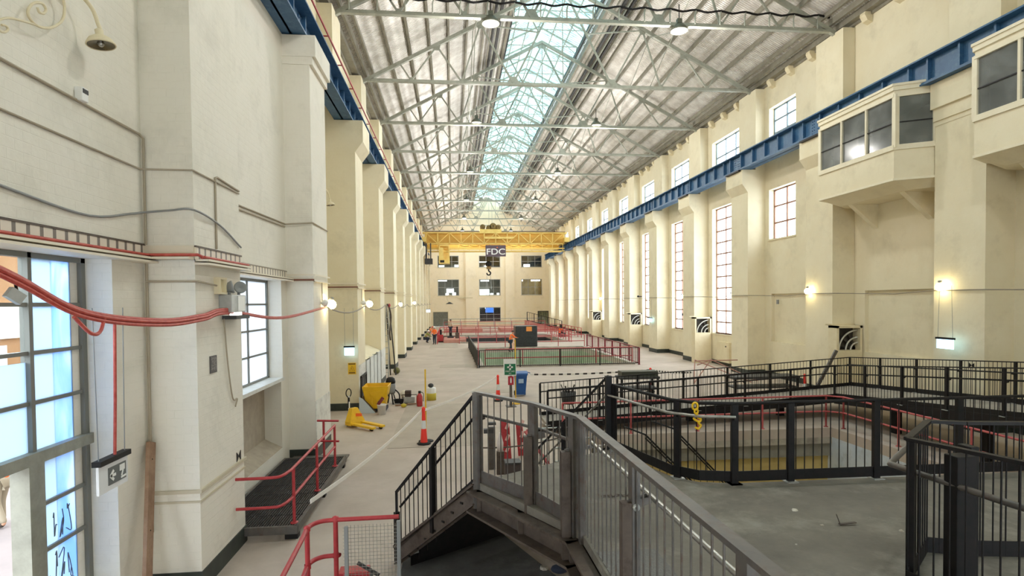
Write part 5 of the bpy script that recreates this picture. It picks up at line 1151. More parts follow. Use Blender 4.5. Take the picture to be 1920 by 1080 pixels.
for a in (0.5, 2.2, 3.6, 5.2): MB().bar((q.x+.1*math.cos(a), q.y+.1*math.sin(a), .45), (q.x+.24*math.cos(a), q.y+.24*math.sin(a), .0), .05, .03).build('leg', BLACK, t)
MB().tube(smooth([(q.x+.15, q.y, .6), (q.x+.35, q.y-.1, .4), (q.x+.4, q.y-.2, .05), (q.x+.7, q.y-.3, .03)], 5), .03, 8).build('hose', BLACK, t)
q = at(787, 762, Z=0); t = thing('fire_extinguisher', 'red fire extinguisher on the floor behind the striped bollard', 'extinguisher', (q.x, q.y, 0))
MB().lathe([(0, 0), (.11, 0), (.115, .06), (.115, .4), (.07, .5), (.03, .52), (0, .52)], (q.x, q.y, 0), 20).build('cylinder', RED, t); MB().box(q.x-.05, q.x+.05, q.y-.02, q.y+.02, .52, .62).build('valve', BLACK, t); MB().tube(smooth([(q.x+.04, q.y, .58), (q.x+.15, q.y, .5), (q.x+.14, q.y, .2)], 5), .014, 6).build('hose', BLACK, t)
q = at(809, 750, Z=0); t = thing('drum', 'white topped yellow drum with a bag on it beyond the extinguisher', 'drum', (q.x, q.y, 0))
MB().lathe([(0, 0), (.2, 0), (.21, .28), (.19, .3)], (q.x, q.y, 0), 20).build('drum_base', mat('olive_yellow', S(196, 178, 60), .6), t); MB().lathe([(.19, .3), (.19, .5), (.17, .53), (0, .53)], (q.x, q.y, 0), 20).build('drum_top', WHITEP, t); MB().ball((q.x-.02, q.y, .62), .12, 12, (1, 1, .8)).build('bag', DGREY, t)
q = at(769, 757, Z=0); t = thing('generator', 'dusty small engine with dark top among the tools on the floor', 'engine', (q.x, q.y, 0))
MB().box(q.x-.25, q.x+.2, q.y-.15, q.y+.15, .05, .3).build('engine_block', LGREY, t, bevel=.02); MB().box(q.x-.2, q.x+.05, q.y-.12, q.y+.12, .3, .55).build('air_box', mat('dark_brown_paint', S(74, 58, 54), .6), t, bevel=.02); MB().tube([(q.x-.3, q.y-.2, .02), (q.x-.3, q.y-.2, .4), (q.x+.28, q.y-.2, .4), (q.x+.28, q.y-.2, .02)], .018, 6).build('frame', BLACK, t)
q = at(748, 757, Z=0); t = thing('hose_coil', 'black hose coil lying beside the workshop vacuum', 'hose', (q.x, q.y, 0))
MB().tube([(q.x+(.16+.01*i/8)*math.cos(i*.6), q.y+.16*math.sin(i*.6), .03+.004*i) for i in range(44)], .02, 6).build('hose_loop', BLACK, t)
q = at(758, 745, Z=0); tag(MB().ball((q.x, q.y, .16), .18, 14, (1, .9, .9)).build('sack', mat('pale_sack', S(222, 212, 196), .8), None), 'pale plastic sack behind the hose coil', 'sack')
q = at(760, 761, Z=0); tag(MB().bar((q.x-.4, q.y, .03), (q.x+.5, q.y+.15, .06), .1, .04).build('timber_offcut', WOOD), 'timber offcut lying in front of the small engine', 'timber offcut')
q = at(757, 764, Z=0); tag(MB().ball((q.x, q.y, .08), .1, 12, (1.2, .8, .8)).build('tin', mat('olive_yellow', S(196, 178, 60))), 'small olive bag on the floor before the hose coil', 'bag')
# ladder with clutter at the third pilaster
t = thing('step_ladder', 'tall aluminium step ladder leaning at the third pilaster', 'ladder', (-3.4, 32.6, 0))
for x, y in ((-3.55, 31.9), (-3.3, 33.4)):
    a, b = Vector((x, y, 0)), Vector((-3.55, 32.7, 4.0)); MB().bar(a, b, .07, .03).bar(a+Vector((-.3, 0, 0)), b+Vector((-.15, 0, 0)), .07, .03).build('stile', LGREY if y < 33 else DGREY, t)
for i in range(12): f = i/12; a = Vector((-3.55, 31.9, 0)).lerp(Vector((-3.55, 32.7, 4.0)), f); MB().bar(a, a+Vector((-.3+.15*f, 0, 0)), .06, .03).build('rung', LGREY, t)
t = thing('hanging_rope', 'dark red rope and cloth bundle hanging above the step ladder', 'rope', (-3.5, 32.5, 2.2))
MB().tube(smooth([(-3.5, 31.4, 4.05), (-3.45, 31.8, 3.9), (-3.4, 32.2, 3.4), (-3.42, 32.1, 2.9), (-3.45, 31.9, 2.5), (-3.42, 32.0, 2.1)], 5), .05, 6).build('rope_run', RUST, t); MB().ball((-3.42, 31.6, 4.0), .1, 10, (.8, 1, 1)).build('cloth', PINKRED, t)
q = at(712, 697, Z=0); tag(MB().ball((-3.3, 33.9, .2), .28, 12, (.7, 1.2, .7)).build('duffel_bag', mat('olive_bag', S(96, 92, 44), .8), None), 'dark olive bag at the foot of the step ladder', 'bag')
# white hoarding doors and grille at bay three
t = thing('hoarding_door', 'white panelled hoarding with four doors between pilasters on the red pipe side', 'hoarding', (-3.65, 27, 0))
HW = mat('hoarding_white', S(214, 216, 212), .6, var=S(194, 196, 192), vs=2)
for i in range(4): MB().box(-3.72, -3.66+.02*(i % 2), 24.6+i*1.2, 24.6+i*1.2+1.15, .02, 1.75).build('door_leaf', HW, t)
for i in range(5): MB().box(-3.74, -3.62, 24.5+i*1.2, 24.58+i*1.2, 0, 1.78).build('door_stile', LGREY, t)
MB()._add([(-3.66, 24.4, 1.75), (-4.99, 24.4, 2.35), (-4.99, 29.6, 2.35), (-3.66, 29.6, 1.75), (-3.66, 24.4, 1.7), (-4.99, 24.4, 1.7), (-4.99, 29.6, 1.7), (-3.66, 29.6, 1.7)], [(0, 3, 2, 1), (4, 5, 6, 7), (0, 1, 5, 4), (2, 3, 7, 6), (0, 4, 7, 3)]).build('sloped_top', CREAM, t)
for k, y0, y1, z1 in ((2, 15.63, 17.38, 1.55), (3, 22.63, 24.38, 1.72), (4, 29.63, 31.38, 1.75)):
    t = tag(MB().box(XL, XL+.012, y0, y1, .28 if k < 3 else .2, z1).build('patch_board', mat('white_patch_paint', S(226, 226, 218), .6, var=S(206, 204, 196), vs=3, stain=S(150, 146, 138), ss=4)), f'white patched panel at the foot of the {ORD[k-1]} pilaster aisle face', 'panel')
t = thing('door_grille', 'dark framed barred grille at the foot of the second pilaster', 'grille', (-3.6, 23.8, 0))
MB().box(XL+.015, XL+.06, 22.9, 22.98, .05, 1.28).box(XL+.015, XL+.06, 24.3, 24.36, .05, 1.28).box(XL+.015, XL+.06, 22.9, 24.36, 1.22, 1.28).build('grille_frame', BLACK, t); MB().box(XL+.012, XL+.02, 22.98, 24.3, .05, 1.22).build('backing', LGREY, t)
for i in range(3): MB().box(XL+.02, XL+.05, 23.3+i*.35, 23.34+i*.35, .05, 1.22).build('grille_bar', BLACK, t)

# ------------------------------------------------------------------ bollards, tape, first aid post, bin
REDO = mat('bollard_red', S(246, 62, 52), .45); REFL = mat('reflective_white', S(226, 230, 232), .3)
def bollard(p, lab, h=1.1, half=False, m=REDO):
    t = thing('bollard', lab, 'bollard', (p.x, p.y, p.z)); x, y, z = p
    MB().lathe([(0, 0), (.2, 0), (.21, .03), (.17, .06), (.06, .07)], (x, y, z), 8).build('rubber_base', TYRE, t)
    MB().lathe([(.105, .06), (.085, .3*h), (.075, .42*h)], (x, y, z), 18).build('lower_body', m, t); MB().lathe([(.0755, .42*h), (.058, .64*h)], (x, y, z), 18).build('reflective_band', REFL, t)
    MB().lathe([(.058, .64*h), (.045, .9*h), (.055, .92*h), (.055, .96*h), (.02, h), (0, h)], (x, y, z), 18).build('upper_body', m, t)
    return t
bollard(at(795, 833, Z=0), 'orange red striped bollard beside the yellow pole in the aisle'); bollard(at(934, 752, Z=0), 'red striped bollard beside the first aid post')
bollard(Vector((8.8, 25.1, 0)), 'red bollard holding the tape beyond the ramp'); bollard(at(1515, 728, Z=.0).lerp(CAM, .12)*1 if False else Vector((14.1, 21.9, 0)), 'red striped bollard by the wall behind the ramp railing')
for i, (px, py, h) in enumerate(((799, 828, 2.15), (967, 757, 2.6))):
    q = at(px, py, Z=0); t = thing('yellow_pole', ('slim yellow pole standing in the aisle by the striped bollard', 'slim yellow pole behind the first aid sign')[i], 'pole', (q.x, q.y, 0))
    MB().cyl((q.x, q.y, .03), (q.x, q.y, h), .022, 10).build('pole_shaft', YEL, t); MB().lathe([(0, 0), (.22, 0), (.22, .03), (.04, .05)], (q.x, q.y, 0), 16).build('pole_base', YEL if i else TYRE, t)
TAPE = mat('white_barrier_tape', S(240, 236, 230), .5); TAPB = mat('black_tape_band', S(52, 46, 44), .5)
def tape(pts, lab, bands=None, w=.07):
    t = thing('barrier_tape', lab, 'barrier tape', tuple(pts[0])); m = MB(); m2 = MB()
    P = [p for a, b in zip(pts, pts[1:]) for p in sag(a, b, .06 if bands else .12, 14 if not bands else 30)]
    for i, (a, b) in enumerate(zip(P, P[1:])):
        if (b-a).length < 1e-5: continue
        (m2 if bands and i % 2 else m).bar(a, b, .012, w)
    m.build('tape_strip', TAPE, t)
    if bands: m2.build('tape_band', TAPB, t)
    return t
c1, c2 = at(795, 833, Z=0), at(935, 748, Z=0)
tape([Vector((-2.35, 9.6, .9)), Vector((c1.x-.05, c1.y, 1.0))], 'white barrier tape running from the red corner rail to the aisle bollard', bands=None, w=.075)
tape([Vector((c1.x, c1.y, 1.0)), Vector((c2.x, c2.y, .98))], 'white barrier tape between the aisle bollard and the first aid post', w=.075)
tape([Vector((3.3, 24.85, .95)), Vector((8.8, 25.1, 1.0)), Vector((10.6, 24.7, .9))], 'black and white hazard tape from the blue bin to the far red bollard', True)
q = at(958, 762, Z=0); t = thing('first_aid_post', 'grey post carrying a green first aid sign and red extinguisher sign', 'sign post', (q.x, q.y, 0)); x, y = q.x, q.y
MB().box(x-.05, x+.05, y-.05, y+.05, 0, 1.35).build('post', GREYST, t); MB().box(x-.2, x+.2, y-.2, y+.2, 0, .03).build('base_plate', GREYST, t)
f = y/20.0
sw = .24
MB().box(x-.28, x+.22, y-.08, y-.06, 1.22, 1.88).build('sign_board', WHITEP, t)
GRN = mat('first_aid_green', S(20, 112, 74), .5)
MB().box(x-.245, x+.19, y-.085, y-.08, 1.26, 1.69).build('green_panel', GRN, t)
MB().box(x-.06, x+.005, y-.09, y-.085, 1.45, 1.67).box(x-.14, x+.085, y-.09, y-.085, 1.53, 1.59).build('white_cross', WHITEP, t)
text_mesh('FIRST AID', .085, .002, 'lettering', WHITEP, t, Matrix.Translation((x-.027, y-.088, 1.395)) @ Matrix.Rotation(PI/2, 4, 'X')); text_mesh('KIT', .07, .002, 'lettering', WHITEP, t, Matrix.Translation((x-.027, y-.088, 1.31)) @ Matrix.Rotation(PI/2, 4, 'X'))
MB().box(x-.11, x+.11, y-.08, y-.06, .86, 1.2).build('extinguisher_sign', mat('sign_crimson', S(176, 34, 56), .5), t); MB().box(x-.03, x+.03, y-.085, y-.08, .94, 1.1).ball((x, y-.085, 1.12), .025, 8, (1, .2, 1)).build('white_symbol', WHITEP, t)
q = at(976, 742, Z=0); t = thing('wheelie_bin', 'blue wheelie bin beside the first aid post', 'bin', (q.x, q.y, 0)); x, y = q.x, q.y
BB = mat('bin_blue', S(34, 92, 164), .45, var=S(28, 78, 146), vs=4)
m = MB(); lo = [(x-.19, y-.22, .08), (x+.19, y-.22, .08), (x+.19, y+.2, .08), (x-.19, y+.2, .08)]; hi = [(x-.26, y-.34, .96), (x+.26, y-.34, .96), (x+.26, y+.28, .96), (x-.26, y+.28, .96)]
m._add(lo+hi, [(3, 2, 1, 0), (4, 5, 6, 7)]+[(i, (i+1) % 4, (i+1) % 4+4, i+4) for i in range(4)]); m.box(x-.28, x+.28, y-.36, y+.3, .93, .98); m.build('bin_body', BB, t)
MB().prism([(y-.38, .98), (y+.3, .98), (y+.3, 1.06), (y-.05, 1.09), (y-.36, 1.03)], 'X', x-.29, x+.29).build('bin_lid', BB, t); MB().box(x-.12, x+.1, y-.345, y-.3, .6, .78).build('white_sticker', mat('bin_sticker', S(170, 196, 226), .5), t)
for s in (-.22, .22): MB().lathe([(0, -.03), (.1, -.03), (.1, .03), (0, .03)], (x+s, y+.24, .1), 16, Matrix.Rotation(PI/2, 3, 'Y')).build('wheel', TYRE, t)
MB().tube([(x+.28, y+.3, 1.02), (x+.42, y-.05, 1.0)], .02, 6).build('lid_handle', BB, t)
# red and white folded barricade by the stair
t = thing('barricade', 'red and white folding barricade behind the deck stair', 'barricade', (1.5, 14.8, 0))
q = at(950, 790, Z=1.0)
for s, (dx, w) in enumerate(((0, .24), (.42, .18), (.75, .2))):
    MB().bar((q.x+dx, q.y+s*.3, .0), (q.x-.05+dx, q.y+s*.3+.1, 1.02-.2*s), w, .03, (0, 1, 0)).build('board', RED if s < 2 else PINKRED, t)
    for j in range(3): MB().bar((q.x+dx-.02, q.y+s*.3-.03, .2+j*.3), (q.x+dx+.05, q.y+s*.3-.03, .36+j*.3), .08, .006, (0, 1, 0)).build('white_stripe', mat('pink_white_band', S(240, 196, 190), .5), t)
MB().bar((q.x+.5, q.y+.1, .7), (q.x+1.0, q.y-.6, .0), .08, .04).build('striped_brace', PINKRED, t)
t = thing('guard_post', 'dark grey slotted post with end plates behind the stair head railing', 'post', (1.0, 14.2, 0)); q = at(922, 800, Z=1.05)
MB().box(q.x-.08, q.x+.08, q.y-.06, q.y+.06, 0, 1.05).build('post_body', GREYST, t); MB().box(q.x-.2, q.x+.06, q.y-.07, q.y+.07, .9, 1.0).box(q.x-.1, q.x+.1, q.y-.07, q.y+.07, 1.1, 1.16).build('clamp_plate', DGREY, t)
q = at(938, 850, Z=.5); t = thing('spray_bottle', 'clear plastic bottle strapped on a dark stand behind the stair', 'bottle', (q.x, q.y, 0))
MB().box(q.x-.09, q.x+.09, q.y-.06, q.y+.06, 0, .55).build('stand', RUST, t); MB().lathe([(0, .55), (.07, .55), (.08, .75), (.03, .95), (.03, 1.0), (0, 1.0)], (q.x, q.y, 0), 14).build('bottle_body', mat('milky_plastic', S(224, 214, 212), .3), t)
t = thing('chain_barrier', 'thin chain barrier strung behind the deck stair', 'chain', (1.3, 13.8, .6)); MB().tube(sag((.6, 13.8, .62), (2.6, 14.2, .7), .08, 12), .018, 5).build('chain_run', RUST, t); MB().ball((.62, 13.8, .62), .07, 8, (.6, 1, 1.3)).build('red_tag', RED, t)
q = at(975, 890, Z=.1); t = thing('storage_box', 'dark low box under the far stair railing', 'box', (q.x, q.y, 0)); MB().box(q.x-.35, q.x+.0, q.y-.2, q.y+.15, 0, .4).build('box_body', mat('dark_brown_box', S(72, 62, 60), .7), t, bevel=.01); MB().box(q.x-.36, q.x+.01, q.y-.21, q.y+.16, .4, .44).build('box_lid', DGREY, t)
# furniture and clutter behind the ramp
q = at(1052, 765, Z=0); t = thing('tool_basket', 'round dark basket of tools behind the ramp foot', 'basket', (4.2, 21.2, 0)); x, y = 4.3, 21.4
MB().lathe([(0, .25), (.24, .25), (.3, .7), (.27, .7), (.22, .3), (0, .3)], (x, y, 0), 18).build('basket_shell', DGREY, t)
for a, h in ((.4, .95), (1.8, .88), (3.1, .98), (4.6, .9)): MB().bar((x+.1*math.cos(a), y+.1*math.sin(a), .5), (x+.28*math.cos(a), y+.28*math.sin(a), h), .05, .03).build('tool_handle', BLACK, t)
for a in (.5, 2.6, 4.7): MB().cyl((x+.18*math.cos(a), y+.18*math.sin(a), .25), (x+.26*math.cos(a), y+.26*math.sin(a), 0), .02, 6).build('leg', BLACK, t)
def bench(x, y, w, d_, h, lab, rz=0):
    t = thing('steel_bench', lab, 'bench', (x, y, 0)); MB().box(x-w/2, x+w/2, y-d_/2, y+d_/2, h-.1, h).build('bench_top', DGREY, t, bevel=.01); MB().box(x-w/2+.1, x+w/2-.1, y-d_/2, y+d_/2, h*.45, h*.45+.06).build('shelf', DGREY, t)
    for sx in (-1, 1):
        for sy in (-1, 1): MB().box(x+sx*(w/2-.08)-.04, x+sx*(w/2-.08)+.04, y+sy*(d_/2-.06)-.04, y+sy*(d_/2-.06)+.04, 0, h-.1).build('leg', BLACK, t)
    return t
bench(7.7, 23.6, 1.7, .8, .95, 'dark steel work bench beyond the middle of the ramp'); bench(13.0, 23.2, 2.9, .9, .9, 'long dark steel bench near the tall window wall')
tag(MB().box(6.95, 8.5, 23.3, 23.9, .95, 1.16).build('steel_trough', mat('dark_olive_steel', S(64, 68, 58), .5)), 'dark steel trough lying on the middle work bench', 'trough')
t = thing('trestle', 'pale red folding trestle collapsed by the tall windows', 'trestle', (12.5, 27.5, 0))
for a, b in (((11.7, 27.1, .05), (12.3, 28.4, 1.05)), ((12.3, 28.4, 1.05), (14.4, 26.6, .1)), ((13.4, 28.9, 1.0), (14.9, 27.0, .1)), ((12.4, 28.3, .8), (13.4, 28.9, 1.0)), ((11.7, 27.1, .05), (13.4, 28.9, 1.0)), ((12.3, 28.4, 1.0), (14.6, 28.4, 1.0))): MB().tube([a, b], .028, 6).build('trestle_leg', mat('pale_red_tube', S(178, 132, 120), .5), t)
# ------------------------------------------------------------------ further down the hall
def rect_rail(lab, pts, m, gap=2.0, zs=(1.1, .55)): return red('guard_rail', lab, pts, zs, gap, m, .035)
rail('pit_railing', 'black barred railing along the near side of the green pit', [(1.6, 36.1, 0), (11.9, 36.1, 0)], 1.1, BLACK, 2.6, post=.07, gap=.13, bar_r=.012, kick=(.08, .13), top=(.05, .04))
rail('pit_railing', 'dark railing along the aisle end of the green pit', [(1.5, 36.1, 0), (1.35, 52.0, 0)], 1.1, DGREY, 1.9, post=.08, gap=.2, bar_r=.014, kick=(.02, .3), top=(.06, .06))
rail('pit_railing', 'red and black railing at the tall window end of the green pit', [(11.9, 36.1, 0), (12.1, 51.5, 0)], 1.1, mat('dark_red_rail', S(128, 44, 56), .5), 2.2, post=.16, gap=.3, bar_r=.012, kick=(.08, .13), top=(.06, .05))
rect_rail('red guard rail around the back of the green pit', [(1.6, 38.0, 0), (2.2, 51.2, 0), (11.8, 51.2, 0)], PINKRED, 2.2)
rect_rail('pale red guard rail along the near kerb inside the green pit', [(2.0, 36.6, 0), (11.6, 36.6, 0)], PINKRED, 2.4)
rect_rail('faded red guard rail before the dark pit', [(.6, 58.0, 0), (11.8, 58.0, 0)], PINKRED, 1.9)
rect_rail('faded red guard rail behind the dark pit', [(-.8, 71.8, 0), (11.8, 71.8, 0)], PINKRED, 1.9)
rect_rail('faded red guard rail before the raised plinth at the end wall', [(-1.2, 78.0, 0), (12.5, 78.0, 0)], PINKRED, 2.2, (1.5, 1.0, .5))
rect_rail('faded red guard rail at the end of the raised plinth', [(-1.5, 88.0, 0), (14.0, 88.0, 0)], GREYP, 2.4, (1.6, .9))
rect_rail('red guard rail beside the workers', [(-1.6, 57.5, 0), (-1.6, 71.0, 0), (.4, 71.0, 0)], RED, 1.8)
rect_rail('dark red guard rail by the tall window side of the dark pit', [(11.9, 57.5, 0), (12.3, 72.5, 0)], RED, 1.7, (1.1, .8, .5))
rect_rail('red guard rail in the corner near the glazed end door', [(10.2, 76, 0), (14.2, 76, 0), (14.4, 64, 0)], RED, 1.7, (1.1, .75, .4))
for i, (x0, x1, y0, y1, h, c) in enumerate(((-1.2, 4, 79, 84, .5, PINKRED), (6.5, 12, 79, 84, .5, PINKRED), (-1.0, 1.3, 59, 64, .35, RUST))):
    tag(MB().box(x0, x1, y0, y1, 0, h).build('machine_plinth', mat('pink_plinth', S(206, 156, 142), .8, var=S(188, 130, 118), vs=1)), ('pinkish raised machine plinth at the end wall beside the workers', 'pinkish raised machine plinth at the end wall behind the wrapped crate', 'low pinkish plinth beside the dark pit')[i], 'plinth')
rail('ramp_railing', 'black railing descending before the glazed end door', [(10.3, 80, 1.5), (15.2, 80, .2)], 1.2, BLACK, 1.0, post=.1, gap=.35, bar_r=.02, kick=(.0, .1), top=(.07, .06), drop=0)
tag(MB()._add([(10.3, 80.2, 1.5), (15.2, 80.2, .2), (15.2, 83, .2), (10.3, 83, 1.5), (10.3, 80.2, 0), (15.2, 80.2, 0), (15.2, 83, 0), (10.3, 83, 0)], [(0, 1, 2, 3), (7, 6, 5, 4), (0, 4, 5, 1), (1, 5, 6, 2), (2, 6, 7, 3), (3, 7, 4, 0)]).build('end_ramp', mat('pink_plinth', S(206, 156, 142))), 'pinkish sloped slab under the black end railing', 'ramp')
q = at(989, 653, Z=0); t = thing('wrapped_crate', 'tall crate wrapped in black plastic with orange label', 'crate', (6.5, 50.9, 0))
BP = mat('black_wrap', S(30, 32, 34), .35, var=S(52, 54, 56), vs=6, bump=.6, bs=7)
MB().box(5.5, 7.45, 50.8, 52.6, .12, 1.98).build('wrapped_body', BP, t, bevel=.06); MB().box(5.5, 7.45, 50.8, 52.6, 0, .12).build('pallet_base', WOOD, t); MB().box(6.45, 6.95, 50.76, 50.8, 1.5, 1.9).build('orange_label', mat('label_orange', S(240, 150, 70), .5), t)
tag(MB().box(4.9, 5.35, 50.4, 50.8, 0, 1.0).build('stacked_box', mat('striped_cloth', S(226, 150, 120), .7, var=S(236, 220, 200), vs=8)), 'orange and white boxes beside the wrapped crate', 'box')
# engine parts / tool stands by the workers
for i, (x, y, w, h, m_) in enumerate(((-1.3, 60.5, .5, 1.3, RED), (-.3, 62, .7, .9, DGREY), (.4, 61, .4, 1.6, RUST), (13.2, 70, .6, 1.3, ORANGE), (12.6, 66, .8, .8, DGREY))):
    t = thing('tool_stand', ('red tool stand beside the workers', 'dark equipment box beside the workers', 'brown upright stand near the end roller door', 'orange equipment stand by the far tall windows', 'dark equipment box by the far tall windows')[i], 'tool stand', (x, y, 0))
    MB().box(x-w/2, x+w/2, y-.25, y+.25, .1, h*.6).build('stand_body', m_, t, bevel=.03); MB().box(x-w*.2, x+w*.2, y-.1, y+.1, h*.6, h).build('stand_head', BLACK, t); MB().box(x-w/2, x+w/2, y-.28, y+.28, 0, .1).build('stand_base', BLACK, t)
t = thing('wall_bracket_lamp', 'dark shaded lamp on a long arm on the end wall', 'wall lamp', (.7, 98, 4)); q = at(843, 570, Y=97.5)
MB().tube(smooth([(1.9, 99.9, q.z+1.1), (1.2, 98.5, q.z+1.0), (q.x, 97.5, q.z+1.5), (q.x-.4, 97.5, q.z+1.0), (q.x-.1, 97.5, q.z+.3)], 5), .06, 6).build('arm', TRIMC, t); MB().lathe([(0, .35), (.15, .3), (.6, .05), (.62, 0), (0, .1)], (q.x, 97.5, q.z), 18).build('lamp_shade', DGREY, t); MB().box(1.1, 3.4, 99.6, 99.9, q.z+.9, q.z+1.15).build('arm_rail', YEL if False else TRIMC, t)

# ------------------------------------------------------------------ people
def person(lab, loc, rz, J, vest, legs, hat=None, s=1.0, head_rot=0.):
    """J: joint positions for this pose, in metres, facing +Y"""
    t = thing('person', lab, 'person', loc); M = Matrix.Translation(loc) @ Matrix.Rotation(rz, 4, 'Z') @ Matrix.Scale(s, 4)
    base = dict(pel=(0, 0, .96), spi=(0, 0, 1.14), che=(0, .01, 1.32), nek=(0, .01, 1.48), hd0=(0, .03, 1.56), hd1=(0, .04, 1.65), hd2=(0, .03, 1.74))
    for sd, sg in (('l', -1), ('r', 1)):
        base.update({f'sh{sd}': (sg*.18, 0, 1.42), f'el{sd}': (sg*.24, -.02, 1.14), f'wr{sd}': (sg*.23, .08, .9), f'hi{sd}': (sg*.09, 0, .92), f'kn{sd}': (sg*.1, .03, .5), f'an{sd}': (sg*.1, -.02, .09), f'to{sd}': (sg*.12, .15, .04)})
    base.update(J); V = {k: Vector(v) for k, v in base.items()}
    def skin(name, m, chain, rad, sub=1, root=None):
        """one continuous skinned surface along the chains of joints"""
        idx = {}; vs = []; es = []; rr = []
        for c in chain:
            for a, b in zip(c, c[1:]):
                for k in (a, b):
                    if k not in idx: idx[k] = len(vs); vs.append(tuple(V[k])); rr.append(rad[k])
                es.append((idx[a], idx[b]))
        me = D.meshes.new(name); me.from_pydata([tuple(M@Vector(v)-Vector(loc)) for v in vs], es, []); o = D.objects.new(name, me); COL.objects.link(o); o.parent = t
        sk = o.modifiers.new('skin', 'SKIN'); bm = bmesh.new(); bm.from_mesh(me); lay = bm.verts.layers.skin.verify()
        for v, r in zip(bm.verts, rr): v[lay].radius = (r*s, r*s); v[lay].use_root = v.index == 0
        bm.to_mesh(me); bm.free(); sk.use_smooth_shade = True
        sb = o.modifiers.new('sub', 'SUBSURF'); sb.levels = sub; sb.render_levels = sub; me.materials.append(m); return o
    R = dict(pel=.13, spi=.12, che=.145, nek=.055, hd0=.07, hd1=.092, hd2=.07)
    for sd in 'lr':
        R.update({f'sh{sd}': .062, f'el{sd}': .043, f'wr{sd}': .03, f'hi{sd}': .085, f'kn{sd}': .06, f'an{sd}': .043, f'to{sd}': .035})
        h = (V[f'wr{sd}']-V[f'el{sd}']).normalized(); side = h.cross(Vector((0, 0, 1))); side = side.normalized() if side.length > .1 else Vector((1, 0, 0)); nr = side.cross(h)
        V[f'pa{sd}'] = V[f'wr{sd}']+h*.07; R[f'pa{sd}'] = .028
        for f, (o_, l) in enumerate(((-.03, .07), (-.01, .08), (.01, .075), (.03, .06))):
            V[f'f{f}a{sd}'] = V[f'pa{sd}']+h*.035+side*o_; V[f'f{f}b{sd}'] = V[f'f{f}a{sd}']+h*l*.55+nr*.012; V[f'f{f}c{sd}'] = V[f'f{f}b{sd}']+h*l*.4+nr*.03
            R[f'f{f}a{sd}'] = .01; R[f'f{f}b{sd}'] = .009; R[f'f{f}c{sd}'] = .008
        V[f't0{sd}'] = V[f'wr{sd}']+h*.04+side*.035; V[f't1{sd}'] = V[f't0{sd}']+h*.045+side*.025; R[f't0{sd}'] = .011; R[f't1{sd}'] = .009
    ch = [['pel', 'spi', 'che', 'nek', 'hd0', 'hd1', 'hd2']]
    for sd in 'lr':
        ch += [['che', f'sh{sd}', f'el{sd}', f'wr{sd}', f'pa{sd}'], ['pel', f'hi{sd}', f'kn{sd}', f'an{sd}', f'to{sd}'], [f'wr{sd}', f't0{sd}', f't1{sd}']]+[[f'pa{sd}', f'f{f}a{sd}', f'f{f}b{sd}', f'f{f}c{sd}'] for f in range(4)]
    skin('body', SKIN, ch, R, 2)
    C = {k: v*1.16+.008 for k, v in R.items()}
    up_ = [['spi', 'che', 'nek']]+[['che', f'sh{sd}', f'el{sd}'] for sd in 'lr']+[['spi', 'pel']]
    C2 = dict(C); C2['nek'] = .07; C2['pel'] = .145; skin('jacket', vest, up_, C2, 2)
    skin('trousers', legs, [['pel', f'hi{sd}', f'kn{sd}', f'an{sd}'] for sd in 'lr'], C, 2)
    hd = V['hd1']; fw = (V['hd1']-V['nek']); 
    def loc_(v): return tuple(M@Vector(v))
    if 'sleeve' : skin('sleeve', vest, [['ell', 'wrl']], {'ell': .056, 'wrl': .042}, 1); skin('sleeve', vest, [['elr', 'wrr']], {'elr': .056, 'wrr': .042}, 1)
    for sd in 'lr': skin('boot', mat('dark_boot', S(58, 50, 44), .8), [[f'an{sd}', f'to{sd}']], {f'an{sd}': .06, f'to{sd}': .05}, 1)
    f = Vector((0, .095, 0))
    MB().ball(loc_(hd+Vector((-.033, .085, .012))), .012*s, 8).build('eye', BLACK, t); MB().ball(loc_(hd+Vector((.033, .085, .012))), .012*s, 8).build('eye', BLACK, t)
    MB().ball(loc_(hd+Vector((0, .1, -.015))), .016*s, 8, (.8, 1, 1.4)).build('nose', SKIN, t); MB().ball(loc_(hd+Vector((0, .085, -.052))), .02*s, 8, (1.3, .5, .4)).build('mouth', mat('lip', S(160, 92, 82), .6), t)
    for sg in (-1, 1): MB().ball(loc_(hd+Vector((sg*.09, .0, -.01))), .024*s, 8, (.5, .8, 1.2)).build('ear', SKIN, t)
    if hat: 
        MB().lathe([(.15, -.005), (.15, .005), (.115, .01), (.11, .06), (.07, .11), (0, .125)], loc_(hd+Vector((0, -.01, .035))), 20).build('hard_hat', hat, t)
    else: MB().ball(loc_(hd+Vector((0, -.02, .03))), .1*s, 12, (1, 1, .95)).build('hair', mat('dark_hair', S(52, 40, 34), .8), t)
    return t
REFLT = mat('reflective_trim', S(240, 226, 190), .4)
q = at(957, 660, Z=0)
person('person in orange hi-vis jacket leaning toward the wrapped crate', (q.x, q.y, 0), -1.25, dict(spi=(0, .06, 1.12), che=(0, .14, 1.3), nek=(0, .19, 1.45), hd0=(0, .22, 1.53), hd1=(0, .25, 1.62), hd2=(0, .25, 1.71), shl=(-.18, .14, 1.4), shr=(.18, .14, 1.4), ell=(-.22, .32, 1.2), elr=(.2, .34, 1.22), wrl=(-.16, .52, 1.15), wrr=(.12, .54, 1.17), anl=(-.12, .15, .09), knl=(-.11, .12, .5), tol=(-.12, .32, .04), anr=(.1, -.18, .09), knr=(.1, .0, .5), tor=(.12, -.02, .04)), ORANGE, NAVY, mat('dark_cap', S(70, 52, 46), .8))
q = at(799, 643, Z=0)
